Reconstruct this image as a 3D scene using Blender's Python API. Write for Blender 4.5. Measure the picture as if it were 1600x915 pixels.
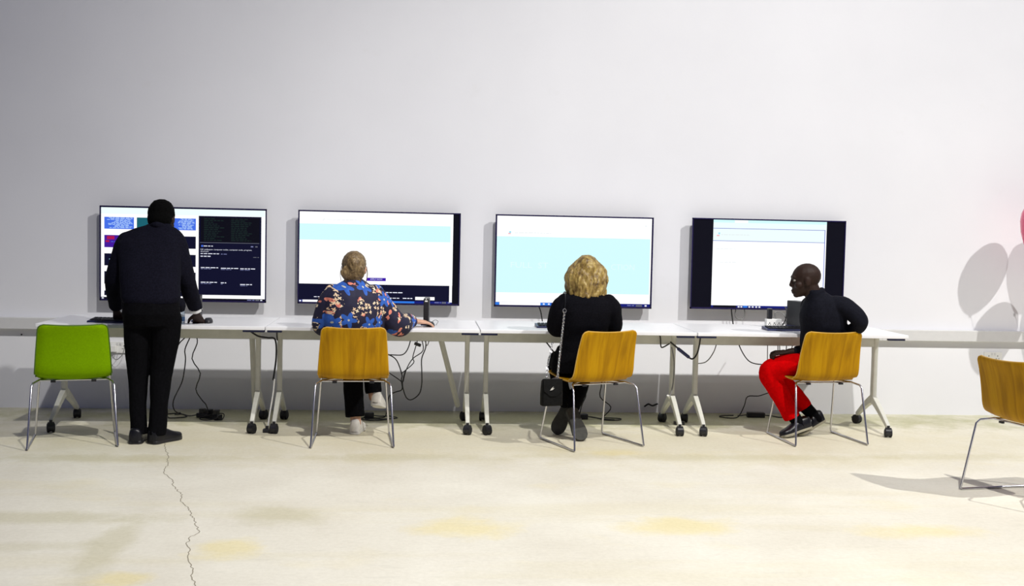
import bpy, bmesh, math, random
from mathutils import Vector, Matrix, noise
random.seed(7)
for o in list(bpy.data.objects):
    bpy.data.objects.remove(o, do_unlink=True)
S = bpy.context.scene
C = S.collection
PI = math.pi
V = Vector

# ------------------------------------------------------------------ camera
F_PX, CAM = 1754.72, V((-0.2754, -8.7068, 1.4166))
pitch, yaw, roll = 0.05572, 0.08117, 0.02092
fwd = V((math.sin(yaw)*math.cos(pitch), math.cos(yaw)*math.cos(pitch), -math.sin(pitch)))
rgt = V((math.cos(yaw), -math.sin(yaw), 0)); up = rgt.cross(fwd)
r2 = rgt*math.cos(roll)+up*math.sin(roll); u2 = -rgt*math.sin(roll)+up*math.cos(roll)
cd = bpy.data.cameras.new('camera'); cam = bpy.data.objects.new('camera', cd); C.objects.link(cam)
cd.sensor_width = 36; cd.lens = F_PX/1600*36; cd.clip_end = 200
M = Matrix((r2, u2, -fwd)).transposed().to_4x4(); M.translation = CAM
cam.matrix_world = M
S.camera = cam

# ------------------------------------------------------------------ world, lamps, exposure
w = bpy.data.worlds.new('hall_light'); S.world = w; w.use_nodes = True
w.node_tree.nodes['Background'].inputs[0].default_value = (0.46, 0.52, 1.0, 1)
w.node_tree.nodes['Background'].inputs[1].default_value = 0.125
def lamp(name, loc, aim, cone, power, color, radius):
    l = bpy.data.lights.new(name, 'SPOT'); l.energy = power; l.color = color; l.shadow_soft_size = radius; l.spot_size = math.radians(cone); l.spot_blend = 1
    o = bpy.data.objects.new(name, l); C.objects.link(o); o.location = loc; o.rotation_euler = (V(aim)-V(loc)).to_track_quat('-Z', 'Y').to_euler(); return o
lamp('hall_floodlight', (2.0, -9.0, 11.0), (2.3, -2.9, 0), 69, 4600, (1.0, .975, .93), .12)
lamp('hall_floodlight', (11.0, -10.5, 13.0), (2.6, -2.5, 0), 58, 8500, (1.0, .975, .93), .14)
lamp('ceiling_lamp', (-.4, -4.2, 6.0), (-.2, -2.2, 0), 80, 150, (1.0, .97, .94), .08)
vs = S.view_settings
vs.view_transform = 'Standard'; vs.look = 'None'; vs.gamma = 1; vs.exposure = 0.0; vs.use_curve_mapping = False

# ------------------------------------------------------------------ materials
MATS = {}
def mat(name, col, rough=.5, metal=0., var=.06, scale=25., bump=0., spec=.5, coat=0., stretch=(1,1,1), trans=0.):
    if name in MATS: return MATS[name]
    m = bpy.data.materials.new(name); m.use_nodes = True
    nt = m.node_tree; b = nt.nodes['Principled BSDF']
    b.inputs['Roughness'].default_value = rough; b.inputs['Metallic'].default_value = metal
    b.inputs['Specular IOR Level'].default_value = spec; b.inputs['Coat Weight'].default_value = coat
    b.inputs['Transmission Weight'].default_value = trans
    tc = nt.nodes.new('ShaderNodeTexCoord'); mp = nt.nodes.new('ShaderNodeMapping'); mp.inputs['Scale'].default_value = stretch
    nz = nt.nodes.new('ShaderNodeTexNoise'); nz.inputs['Scale'].default_value = scale; nz.inputs['Detail'].default_value = 4
    nt.links.new(tc.outputs['Object'], mp.inputs['Vector']); nt.links.new(mp.outputs['Vector'], nz.inputs['Vector'])
    rp = nt.nodes.new('ShaderNodeValToRGB'); e = rp.color_ramp.elements
    e[0].position = .3; e[1].position = .7
    e[0].color = (*[max(0, c*(1-var*2)) for c in col], 1); e[1].color = (*[min(1, c*(1+var*2)) for c in col], 1)
    nt.links.new(nz.outputs['Fac'], rp.inputs['Fac']); nt.links.new(rp.outputs['Color'], b.inputs['Base Color'])
    if bump:
        bp = nt.nodes.new('ShaderNodeBump'); bp.inputs['Strength'].default_value = bump; bp.inputs['Distance'].default_value = .01
        nt.links.new(nz.outputs['Fac'], bp.inputs['Height']); nt.links.new(bp.outputs['Normal'], b.inputs['Normal'])
    MATS[name] = m; return m
def emit(name, col, s=1.0):
    if name in MATS: return MATS[name]
    m = bpy.data.materials.new(name); m.use_nodes = True
    nt = m.node_tree; b = nt.nodes['Principled BSDF']
    b.inputs['Base Color'].default_value = (.004, .004, .006, 1); b.inputs['Roughness'].default_value = .4; b.inputs['Specular IOR Level'].default_value = .04
    b.inputs['Emission Color'].default_value = (*col, 1); b.inputs['Emission Strength'].default_value = s
    MATS[name] = m; return m
class NT:
    """tiny node helper"""
    def __init__(s, name):
        s.m = bpy.data.materials.new(name); s.m.use_nodes = True; s.t = s.m.node_tree; s.b = s.t.nodes['Principled BSDF']; MATS[name] = s.m
    def n(s, t, **kw):
        x = s.t.nodes.new(t)
        for k, v in kw.items(): setattr(x, k, v)
        return x
    def L(s, a, b): s.t.links.new(a, b)
    def val(s, x, inp):
        if hasattr(x, 'is_output'): s.L(x, inp)
        else: inp.default_value = x
    def math(s, op, a, b=0., c=None, clamp=False):
        x = s.n('ShaderNodeMath', operation=op); x.use_clamp = clamp
        s.val(a, x.inputs[0]); s.val(b, x.inputs[1])
        if c is not None: s.val(c, x.inputs[2])
        return x.outputs[0]
    def mix(s, f, a, b, bt='MIX'):
        x = s.n('ShaderNodeMix', data_type='RGBA', blend_type=bt)
        s.val(f, x.inputs[0])
        for v, i in ((a, 6), (b, 7)):
            if isinstance(v, tuple): x.inputs[i].default_value = (*v, 1)
            else: s.L(v, x.inputs[i])
        return x.outputs[2]
    def ramp(s, f, stops):
        x = s.n('ShaderNodeValToRGB'); e = x.color_ramp.elements
        while len(e) < len(stops): e.new(.5)
        for i, (p, c) in enumerate(stops): e[i].position = p; e[i].color = (*c, 1) if isinstance(c, tuple) else (c, c, c, 1)
        s.val(f, x.inputs[0]); return x.outputs[0]
    def coord(s, scale=(1,1,1), loc=(0,0,0)):
        tc = s.n('ShaderNodeTexCoord'); mp = s.n('ShaderNodeMapping'); mp.inputs['Scale'].default_value = scale; mp.inputs['Location'].default_value = loc
        s.L(tc.outputs['Object'], mp.inputs['Vector']); return mp.outputs['Vector']
    def noise(s, vec, scale, detail=4, rough=.5, dist=0.):
        x = s.n('ShaderNodeTexNoise'); x.inputs['Scale'].default_value = scale; x.inputs['Detail'].default_value = detail
        x.inputs['Roughness'].default_value = rough; x.inputs['Distortion'].default_value = dist
        s.L(vec, x.inputs['Vector']); return x.outputs['Fac']
    def bump(s, h, st=.2, d=.01):
        x = s.n('ShaderNodeBump'); x.inputs['Strength'].default_value = st; x.inputs['Distance'].default_value = d
        s.L(h, x.inputs['Height']); s.L(x.outputs[0], s.b.inputs['Normal'])

def wall_material():
    N = NT('painted_wall'); v = N.coord()
    a = N.noise(v, .8, 5); c = N.ramp(a, [(.3, (.735, .74, .775)), (.7, (.785, .79, .825))])
    sp = N.noise(v, 3.5, 6, .7)
    c = N.mix(N.math('MULTIPLY', N.ramp(sp, [(.62, 0.), (.72, 1.)]), .25), c, (.70, .70, .70))
    N.L(c, N.b.inputs['Base Color']); N.b.inputs['Roughness'].default_value = .8
    N.bump(N.noise(v, 60, 4), .08, .004); return N.m
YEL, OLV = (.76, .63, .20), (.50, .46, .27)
STAINS_AND_SHADE = [(-.05, -3.44, .30, .22, .5, YEL), (1.0, -3.41, .34, .22, .5, YEL), (-1.10, -3.78, .20, .2, .5, YEL), (-.95, -3.2, .34, .20, .5, OLV), (-1.45, -4.2, .16, .12, .5, YEL), (2.15, -3.5, .40, .16, .45, YEL),
          (-2.2, -1.85, 1.2, .14, .5, OLV), (-.4, -1.8, .8, .13, .55, OLV), (1.6, -1.75, 1.2, .13, .45, OLV), (3.2, -1.7, .9, .13, .4, OLV), (-2.2, -3.25, .9, .16, .5, OLV), (-1.62, -3.75, .13, .75, .45, OLV), (-2.1, -3.75, .55, .10, .35, OLV), (1.0, -1.62, .25, .12, .5, YEL), (.5, -1.2, 8., 1.0, .42, (.60, .54, .32)), (.5, -.25, 7., .55, .75, (.36, .355, .15))]  # last entry: olive dirt along the wall, darkened to paint in the tables' shadow
def floor_material():
    N = NT('worn_concrete'); v = N.coord()
    base = N.ramp(N.noise(v, 1.3, 6, .6), [(.3, (.67, .63, .52)), (.7, (.79, .76, .65))])
    # pale yellow-ochre staining, in bands along the wall and in blots
    band = N.noise(N.coord((.35, 2.2, 1), (3, .4, 0)), 1.0, 5, .6)
    base = N.mix(N.math('MULTIPLY', N.ramp(band, [(.52, 0.), (.64, 1.)]), .22), base, (.62, .55, .30))
    blot = N.noise(N.coord((1., 1.5, 1), (.3, 2.1, 0)), 1.5, 3, .5)
    base = N.mix(N.math('MULTIPLY', N.ramp(blot, [(.60, 0.), (.74, 1.)]), .2), base, (.74, .62, .24))
    tc = N.n('ShaderNodeTexCoord'); sx = N.n('ShaderNodeSeparateXYZ'); N.L(tc.outputs['Object'], sx.inputs[0])
    wob = N.noise(v, 4.5, 5, .65)
    for (cx, cy, rx, ry, k, col) in STAINS_AND_SHADE:
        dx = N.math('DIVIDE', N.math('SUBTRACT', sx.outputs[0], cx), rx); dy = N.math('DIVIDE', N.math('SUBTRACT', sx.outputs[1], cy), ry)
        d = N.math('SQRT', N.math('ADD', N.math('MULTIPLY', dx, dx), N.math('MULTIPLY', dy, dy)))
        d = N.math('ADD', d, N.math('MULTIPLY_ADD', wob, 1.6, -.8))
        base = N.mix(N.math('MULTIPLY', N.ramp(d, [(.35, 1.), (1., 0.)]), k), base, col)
    fine = N.noise(v, 40, 5, .7)
    base = N.mix(.10, base, N.ramp(fine, [(.35, .25), (.65, .85)]))
    sm = N.noise(N.coord((1, 4, 1)), 6, 4, .6)
    base = N.mix(N.math('MULTIPLY', N.ramp(sm, [(.58, 0.), (.7, 1.)]), .2), base, (.48, .46, .38))
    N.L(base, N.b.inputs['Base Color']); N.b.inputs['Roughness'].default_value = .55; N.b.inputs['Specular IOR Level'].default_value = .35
    N.bump(fine, .08, .003); return N.m
def wood_material():
    N = NT('veneered_wood'); v = N.coord((9, .9, .9))
    d = N.noise(N.coord((5, .7, .7)), 2.2, 3, .5)
    w1 = N.noise(v, 2.4, 3, .55, .6)
    c = N.ramp(w1, [(.32, (.28, .130, .001)), (.48, (.40, .195, .001)), (.6, (.48, .255, .002)), (.75, (.33, .150, .001))])
    fine = N.noise(N.coord((120, 4, 4)), 3, 3, .6)
    c = N.mix(.22, c, N.ramp(fine, [(.3, (.24, .11, .001)), (.7, (.52, .29, .002))]))
    N.L(c, N.b.inputs['Base Color']); N.b.inputs['Roughness'].default_value = .5; N.b.inputs['Specular IOR Level'].default_value = .12; return N.m
def floral_material():
    N = NT('floral_print'); tc = N.n('ShaderNodeTexCoord'); sx = N.n('ShaderNodeSeparateXYZ'); N.L(tc.outputs['Object'], sx.inputs[0])
    X = N.math('MULTIPLY_ADD', sx.outputs[1], .8, sx.outputs[0]); Z = sx.outputs[2]
    def comb(ox, oz):
        c = N.n('ShaderNodeCombineXYZ'); N.L(N.math('ADD', X, ox), c.inputs[0]); N.L(N.math('ADD', Z, oz), c.inputs[1]); return c.outputs[0]
    def flower(scale, R, petals, ox, oz, deep=.35, jit=.75):
        vec = comb(ox, oz); vo = N.n('ShaderNodeTexVoronoi', voronoi_dimensions='2D', feature='F1'); vo.inputs['Scale'].default_value = scale; vo.inputs['Randomness'].default_value = jit
        N.L(vec, vo.inputs['Vector'])
        sub = N.n('ShaderNodeVectorMath', operation='SUBTRACT'); N.L(vec, sub.inputs[0]); N.L(vo.outputs['Position'], sub.inputs[1])
        s2 = N.n('ShaderNodeSeparateXYZ'); N.L(sub.outputs[0], s2.inputs[0])
        ang = N.math('ARCTAN2', s2.outputs[1], s2.outputs[0])
        sc = N.n('ShaderNodeSeparateColor'); N.L(vo.outputs['Color'], sc.inputs[0])
        ph = N.math('MULTIPLY_ADD', sc.outputs[0], 6.28, N.math('MULTIPLY', ang, petals))
        lim = N.math('MULTIPLY_ADD', N.math('COSINE', ph), R*deep, R*(1-deep))
        dist = vo.outputs['Distance']
        dd = N.math('DIVIDE', dist, scale) if False else dist
        k = N.math('SUBTRACT', lim, dd)
        mask = N.math('MULTIPLY', k, 60., clamp=True)
        return mask, dd, sc.outputs[1], sc.outputs[2]
    col = None
    nz = N.noise(tc.outputs['Object'], 45, 2)
    cur = N.mix(nz, (.004, .004, .022), (.012, .010, .045))
    # coral crescents
    m, d, g, b2 = flower(10.5, .40, 2, 3.31, 1.7, .62, .9)
    gate = N.math('GREATER_THAN', g, .25)
    cut = N.math('GREATER_THAN', N.noise(tc.outputs['Object'], 22, 1), .46)
    cur = N.mix(N.math('MULTIPLY', N.math('MULTIPLY', m, gate), cut), cur, N.mix(nz, (.62, .10, .08), (.85, .38, .26)))
    # small cream blossoms in clusters
    m, d, g, b2 = flower(36., .48, 4, .7, .2, .3, .8)
    clus = N.math('GREATER_THAN', N.noise(tc.outputs['Object'], 11, 1), .53)
    cur = N.mix(N.math('MULTIPLY', m, clus), cur, N.mix(g, (.80, .52, .32), (.86, .74, .52)))
    # big blue flowers
    m, d, g, b2 = flower(8.2, .46, 5, .05, .33, .26, .55)
    gate = N.math('GREATER_THAN', g, .22)
    blue = N.mix(N.noise(tc.outputs['Object'], 60, 3), (.010, .045, .30), (.03, .16, .62))
    cen = N.math('LESS_THAN', d, .055)
    blue = N.mix(cen, blue, (.55, .55, .45))
    cur = N.mix(N.math('MULTIPLY', m, gate), cur, blue)
    N.L(cur, N.b.inputs['Base Color']); N.b.inputs['Roughness'].default_value = .75; return N.m
def hair_material(name, stops, sx=70, sz=9):
    N = NT(name); f = N.noise(N.coord((sx, sx, sz)), 1., 3, .6, .4)
    N.L(N.ramp(f, stops), N.b.inputs['Base Color']); N.b.inputs['Roughness'].default_value = .5
    N.bump(f, .5, .01); return N.m
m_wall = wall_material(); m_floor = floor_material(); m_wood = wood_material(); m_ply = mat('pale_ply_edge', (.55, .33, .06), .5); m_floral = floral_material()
m_trunk = mat('trunking_plastic', (.64, .64, .64), .5, var=.01)
m_top = mat('white_laminate', (.82, .82, .84), .32, var=.01)
m_frame = mat('pale_grey_powder_coat', (.60, .60, .54), .42, var=.02)
m_chrome = mat('satin_chrome', (.62, .62, .66), .24, 1., var=.03)
m_black = mat('black_plastic', (.010, .010, .014), .42, var=.1)
m_bluebl = mat('blue_black_plastic', (.014, .020, .085), .35, var=.1)
m_rubber = mat('black_rubber', (.008, .008, .009), .7)
m_bezel = mat('black_bezel_glow_tint', (.012, .008, .055), .25)  # indigo tint paints in the blue glow fringing the lit screens
m_cable = mat('black_cable_sheath', (.012, .012, .014), .55)
m_gcable = mat('grey_cable_sheath', (.20, .20, .20), .55)
m_white = mat('white_plastic', (.78, .78, .76), .4, var=.01)
m_green = mat('lime_green_upholstery', (.175, .33, .0005), .8, var=.05, scale=120, bump=.05, spec=.04)
m_greend = mat('dark_green_piping', (.06, .13, .001), .6)
m_jacket = mat('navy_wool', (.0058, .0058, .0115), .9, var=.15, scale=90, spec=.06)
m_black_cl = mat('black_cotton', (.0032, .0032, .0042), .9, var=.15, scale=70, spec=.05)
m_knit = mat('black_knit', (.004, .004, .006), .9, var=.15, scale=110, bump=.1, spec=.06)
m_shirt = mat('blue_black_shirt', (.0055, .006, .011), .8, var=.12, scale=80, spec=.1)
m_red = mat('red_chino', (.56, .001, .002), .9, var=.06, scale=60, spec=.02)
m_dskin = mat('dark_brown_skin', (.022, .0095, .006), .6, var=.06, scale=30, spec=.25)
m_fskin = mat('fair_skin', (.58, .33, .22), .5, var=.04, scale=30)
m_dhair = mat('short_black_hair', (.002, .002, .002), .9, var=.3, scale=200, bump=.3, spec=.05)
m_leather = mat('black_shoe_leather', (.005, .005, .008), .35, var=.1, spec=.35)
m_suede = mat('black_suede', (.010, .010, .010), .8)
m_sole = mat('grey_rubber_sole', (.042, .042, .036), .8, var=.1, scale=40)
m_psole = mat('pale_rubber_sole', (.30, .28, .21), .8, spec=.2)
m_sneak = mat('white_sneaker', (.70, .68, .64), .6, var=.05)
m_eyew = mat('eye_white', (.32, .30, .28), .35); m_iris = mat('dark_iris', (.012, .008, .006), .15)
m_cuff = mat('white_cuff', (.75, .75, .75), .7)
m_bag = mat('black_quilted_leather', (.004, .004, .004), .6, var=.15, scale=50, bump=.3, spec=.12)
m_steel = mat('silver_chain', (.70, .70, .70), .22, 1.)
m_pink = mat('pink_balloon', (.80, .06, .18), .18, coat=.3, var=.02)
m_ballw = mat('pearl_balloon', (.74, .62, .66), .2, coat=.3, var=.02)
m_crack = mat('crack_shadow', (.27, .24, .18), .9)
m_pet = mat('clear_bottle_plastic', (.75, .85, .92), .08, trans=.85, var=.01)
m_blabel = mat('blue_bottle_label', (.10, .22, .45), .5)
m_bun = hair_material('brown_blond_hair', [(.3, (.07, .042, .016)), (.5, (.15, .095, .038)), (.72, (.30, .21, .095))], 60, 30)
m_blond = hair_material('golden_blond_hair', [(.30, (.07, .036, .008)), (.5, (.24, .155, .035)), (.70, (.46, .34, .11))], 34, 16)

# ------------------------------------------------------------------ mesh helpers
class MB:
    def __init__(s): s.v = []; s.f = []; s.mi = []
    def add(s, vs, fs, mi=0):
        k = len(s.v); s.v += [V(p) for p in vs]; s.f += [tuple(i+k for i in f) for f in fs]; s.mi += [mi]*len(fs)
    def box(s, c, sz, rot=None, mi=0):
        c = V(c); h = V(sz)/2; vs = []
        for x in (-1, 1):
            for y in (-1, 1):
                for z in (-1, 1):
                    p = V((x*h.x, y*h.y, z*h.z))
                    if rot is not None: p = rot @ p
                    vs.append(c+p)
        s.add(vs, [(0,1,3,2),(4,6,7,5),(0,4,5,1),(2,3,7,6),(0,2,6,4),(1,5,7,3)], mi)
    def rings(s, rs, closed_ends=True, mi=0):
        n = len(rs[0]); k = len(s.v)
        vs = [p for r in rs for p in r]; fs = []
        for i in range(len(rs)-1):
            for j in range(n):
                a = i*n+j; b = i*n+(j+1) % n
                fs.append((a, b, b+n, a+n))
        if closed_ends:
            fs.append(tuple(range(n))[::-1]); fs.append(tuple((len(rs)-1)*n+j for j in range(n)))
        s.add(vs, fs, mi)
    def chain(s, pts, rad, seg=12, smooth=0, mi=0, caps=(0, 0), flat=1.0, ref=None):
        pts = [V(p) for p in pts]
        if not isinstance(rad, (list, tuple)): rad = [rad]*len(pts)
        if smooth:
            pts, rad = catmull(pts, rad, smooth)
        t = []
        for i in range(len(pts)):
            a = pts[max(0, i-1)]; b = pts[min(len(pts)-1, i+1)]
            d = (b-a); t.append(d.normalized() if d.length > 1e-9 else V((0,0,1)))
        n = ref or V((0, 0, 1))
        if abs(n.dot(t[0])) > .9: n = V((1, 0, 0))
        rs = []
        for i, p in enumerate(pts):
            n = (n - t[i]*n.dot(t[i])); n.normalize(); b = t[i].cross(n)
            rs.append([p+(n*math.cos(2*PI*j/seg)*flat+b*math.sin(2*PI*j/seg))*rad[i] for j in range(seg)])
        s.rings(rs, True, mi)
        if caps[0]: s.ell(pts[0], (rad[0],)*3, mi=mi)
        if caps[1]: s.ell(pts[-1], (rad[-1],)*3, mi=mi)
    def ell(s, c, r, axes=None, nu=14, nv=10, mi=0):
        c = V(c); A = axes or (V((1,0,0)), V((0,1,0)), V((0,0,1)))
        vs = []; fs = []
        for i in range(1, nv):
            th = PI*i/nv
            for j in range(nu):
                ph = 2*PI*j/nu
                vs.append(c+A[0]*(r[0]*math.sin(th)*math.cos(ph))+A[1]*(r[1]*math.sin(th)*math.sin(ph))+A[2]*(r[2]*math.cos(th)))
        vs += [c+A[2]*r[2], c-A[2]*r[2]]; T = len(vs)-2
        for i in range(nv-2):
            for j in range(nu):
                a = i*nu+j; b = i*nu+(j+1) % nu
                fs.append((a, a+nu, b+nu, b))
        for j in range(nu):
            fs.append((T, j, (j+1) % nu)); fs.append((T+1, (nv-2)*nu+(j+1) % nu, (nv-2)*nu+j))
        s.add(vs, fs, mi)
    def loft(s, L, seg=24, mi=0, p=2.3):
        """L: (center, rx, ry) horizontal super-ellipse rings; optional 4th = (ax, ay)"""
        rs = []
        for q in L:
            c = V(q[0]); ax, ay = q[3] if len(q) > 3 else (V((1,0,0)), V((0,1,0)))
            r = []
            for j in range(seg):
                a = 2*PI*j/seg; ca, sa = math.cos(a), math.sin(a)
                x = math.copysign(abs(ca)**(2/p), ca); y = math.copysign(abs(sa)**(2/p), sa)
                r.append(c+V(ax)*(q[1]*x)+V(ay)*(q[2]*y))
            rs.append(r)
        s.rings(rs, True, mi)
    def cyl(s, p0, p1, r0, r1=None, seg=16, mi=0): s.chain([p0, p1], [r0, r0 if r1 is None else r1], seg, mi=mi)
    def prism(s, poly, to3, d, mi=0):
        """poly 2-D list; to3(u, v, w) maps to space; extruded w 0..d"""
        n = len(poly)
        vs = [to3(u, v_, 0) for u, v_ in poly]+[to3(u, v_, d) for u, v_ in poly]
        fs = [tuple(range(n))[::-1], tuple(range(n, 2*n))]+[(i, (i+1) % n, n+(i+1) % n, n+i) for i in range(n)]
        s.add(vs, fs, mi)
    def mesh(s, name, off=V((0,0,0))):
        me = bpy.data.meshes.new(name)
        me.from_pydata([p-off for p in s.v], [], s.f)
        me.polygons.foreach_set('material_index', s.mi)
        bm = bmesh.new(); bm.from_mesh(me); bmesh.ops.recalc_face_normals(bm, faces=bm.faces); bm.to_mesh(me); bm.free()
        return me
def catmull(pts, rad, n):
    P = []; R = []
    for i in range(len(pts)-1):
        p0 = pts[max(0, i-1)]; p1 = pts[i]; p2 = pts[i+1]; p3 = pts[min(len(pts)-1, i+2)]
        for k in range(n):
            t = k/n
            P.append(.5*((2*p1)+(p2-p0)*t+(2*p0-5*p1+4*p2-p3)*t*t+(3*p1-p0-3*p2+p3)*t**3)); R.append(rad[i]*(1-t)+rad[i+1]*t)
    P.append(pts[-1]); R.append(rad[-1]); return P, R
def smooth_shade(me, angle=40):
    for p in me.polygons: p.use_smooth = True
    bm = bmesh.new(); bm.from_mesh(me)
    for e in bm.edges:
        if len(e.link_faces) == 2 and e.calc_face_angle(0) > math.radians(angle): e.smooth = False
    bm.to_mesh(me); bm.free()
def obj(name, b, m, parent=None, bevel=0., smooth=True, off=None):
    off = off if off is not None else V((0,0,0))
    me = b.mesh(name, off) if isinstance(b, MB) else b
    o = bpy.data.objects.new(name, me); C.objects.link(o)
    for mm in (m if isinstance(m, (list, tuple)) else [m]): me.materials.append(mm)
    if smooth: smooth_shade(me)
    if parent is not None: o.parent = parent
    if bevel:
        md = o.modifiers.new('bevel', 'BEVEL'); md.width = bevel; md.segments = 2; md.limit_method = 'ANGLE'; md.angle_limit = math.radians(40)
    return o
def tag(o, label, cat, group=None):
    o['label'] = label; o['category'] = cat
    if group: o['group'] = group
    return o
def thing(name, label, cat, loc=(0,0,0), rz=0, group=None):
    o = bpy.data.objects.new(name, None); C.objects.link(o); o.empty_display_size = .1
    o.location = loc; o.rotation_euler = (0, 0, rz); return tag(o, label, cat, group)
def struct(o): o['kind'] = 'structure'; return o
def single(name, b, m, label, cat, loc=(0,0,0), group=None, **kw):
    return tag(obj_at(name, b, m, loc, **kw), label, cat, group)
def obj_at(name, b, m, loc, **kw):
    loc = V(loc); o = obj(name, b, m, None, off=loc, **kw); o.location = loc; return o
def organic(name, b, m, parent, voxel=.006, smooth=3, off=V((0,0,0)), wrinkle=0., wf=9., wst=(1,1,1)):
    """union of overlapping closed shapes into one continuous surface"""
    me = b.mesh('tmp'); t = bpy.data.objects.new('tmp', me); C.objects.link(t)
    r = t.modifiers.new('r', 'REMESH'); r.mode = 'VOXEL'; r.voxel_size = voxel
    if smooth:
        sm = t.modifiers.new('s', 'SMOOTH'); sm.factor = .5; sm.iterations = smooth
    dg = bpy.context.evaluated_depsgraph_get(); dg.update()
    out = bpy.data.meshes.new_from_object(t.evaluated_get(dg), depsgraph=dg)
    bpy.data.objects.remove(t, do_unlink=True)
    if wrinkle:
        out.update()
        nr = [v.normal.copy() for v in out.vertices]
        for v, n in zip(out.vertices, nr):
            q = V((v.co.x*wst[0], v.co.y*wst[1], v.co.z*wst[2]))*wf
            k = noise.noise(q)+.5*noise.noise(q*2.1+V((3, 1, 7)))
            v.co += n*(k*wrinkle)
    for v in out.vertices: v.co -= off
    out.name = name
    for p in out.polygons: p.use_smooth = True
    o = bpy.data.objects.new(name, out); C.objects.link(o); out.materials.append(m)
    if parent is not None: o.parent = parent
    return o

# ------------------------------------------------------------------ the room
b = MB(); b.box((1.0, .1, 3.2), (17, .2, 6.6)); struct(obj('wall_back', b, m_wall, smooth=False))
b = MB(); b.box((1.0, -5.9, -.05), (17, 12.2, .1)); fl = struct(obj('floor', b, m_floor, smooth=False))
crack = [(-1.93,-1.25),(-1.889,-1.438),(-1.84,-1.62),(-1.80,-1.75),(-1.768,-1.933),(-1.74,-2.0),(-1.735,-2.15),(-1.701,-2.283),(-1.62,-2.45),(-1.60,-2.56),(-1.554,-2.672),(-1.50,-2.78),(-1.49,-2.9),(-1.436,-3.019),(-1.40,-3.1),(-1.375,-3.2),(-1.339,-3.269),(-1.315,-3.38),(-1.274,-3.499),(-1.30,-3.6),(-1.29,-3.7),(-1.252,-3.809),(-1.245,-3.93),(-1.2,-4.041),(-1.18,-4.16),(-1.13,-4.293),(-1.09,-4.5),(-1.03,-4.8)]
cp = []
for i in range(len(crack)-1):
    a, c = V((*crack[i], 0)), V((*crack[i+1], 0))
    for k in range(5):
        p = a.lerp(c, k/5); d = (c-a).normalized()
        cp.append(p+V((-d.y, d.x, 0))*random.uniform(-.007, .007))
b = MB()
for i in range(len(cp)-1):
    n0 = V((.0022, 0, 0)); z = V((0, 0, .0006))
    b.add([cp[i]-n0+z, cp[i+1]-n0+z, cp[i+1]+n0+z, cp[i]+n0+z], [(0,1,2,3)])
obj('crack', b, m_crack, fl, smooth=False)
b = MB(); b.box((1.0, -.026, .645), (16.8, .052, .088)); tr = struct(obj('trim_1', b, m_trunk, bevel=.004, smooth=False))
b = MB()
for x in (-4.6, -2.6, -.6, 1.4, 3.4, 5.4): b.box((x, -.0262, .645), (.004, .0535, .0895))
obj('joint_clip', b, mat('trunking_joint', (.55, .55, .54), .5), tr, smooth=False)
b = MB(); b.cyl((-3.27, -.0, .555), (-3.27, -.006, .555), .006); single('wall_plug_hole', b, m_black, 'small black screw cap in the wall below the trunking at its bare stretch', 'screw cap', (-3.27, 0, .555))

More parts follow.
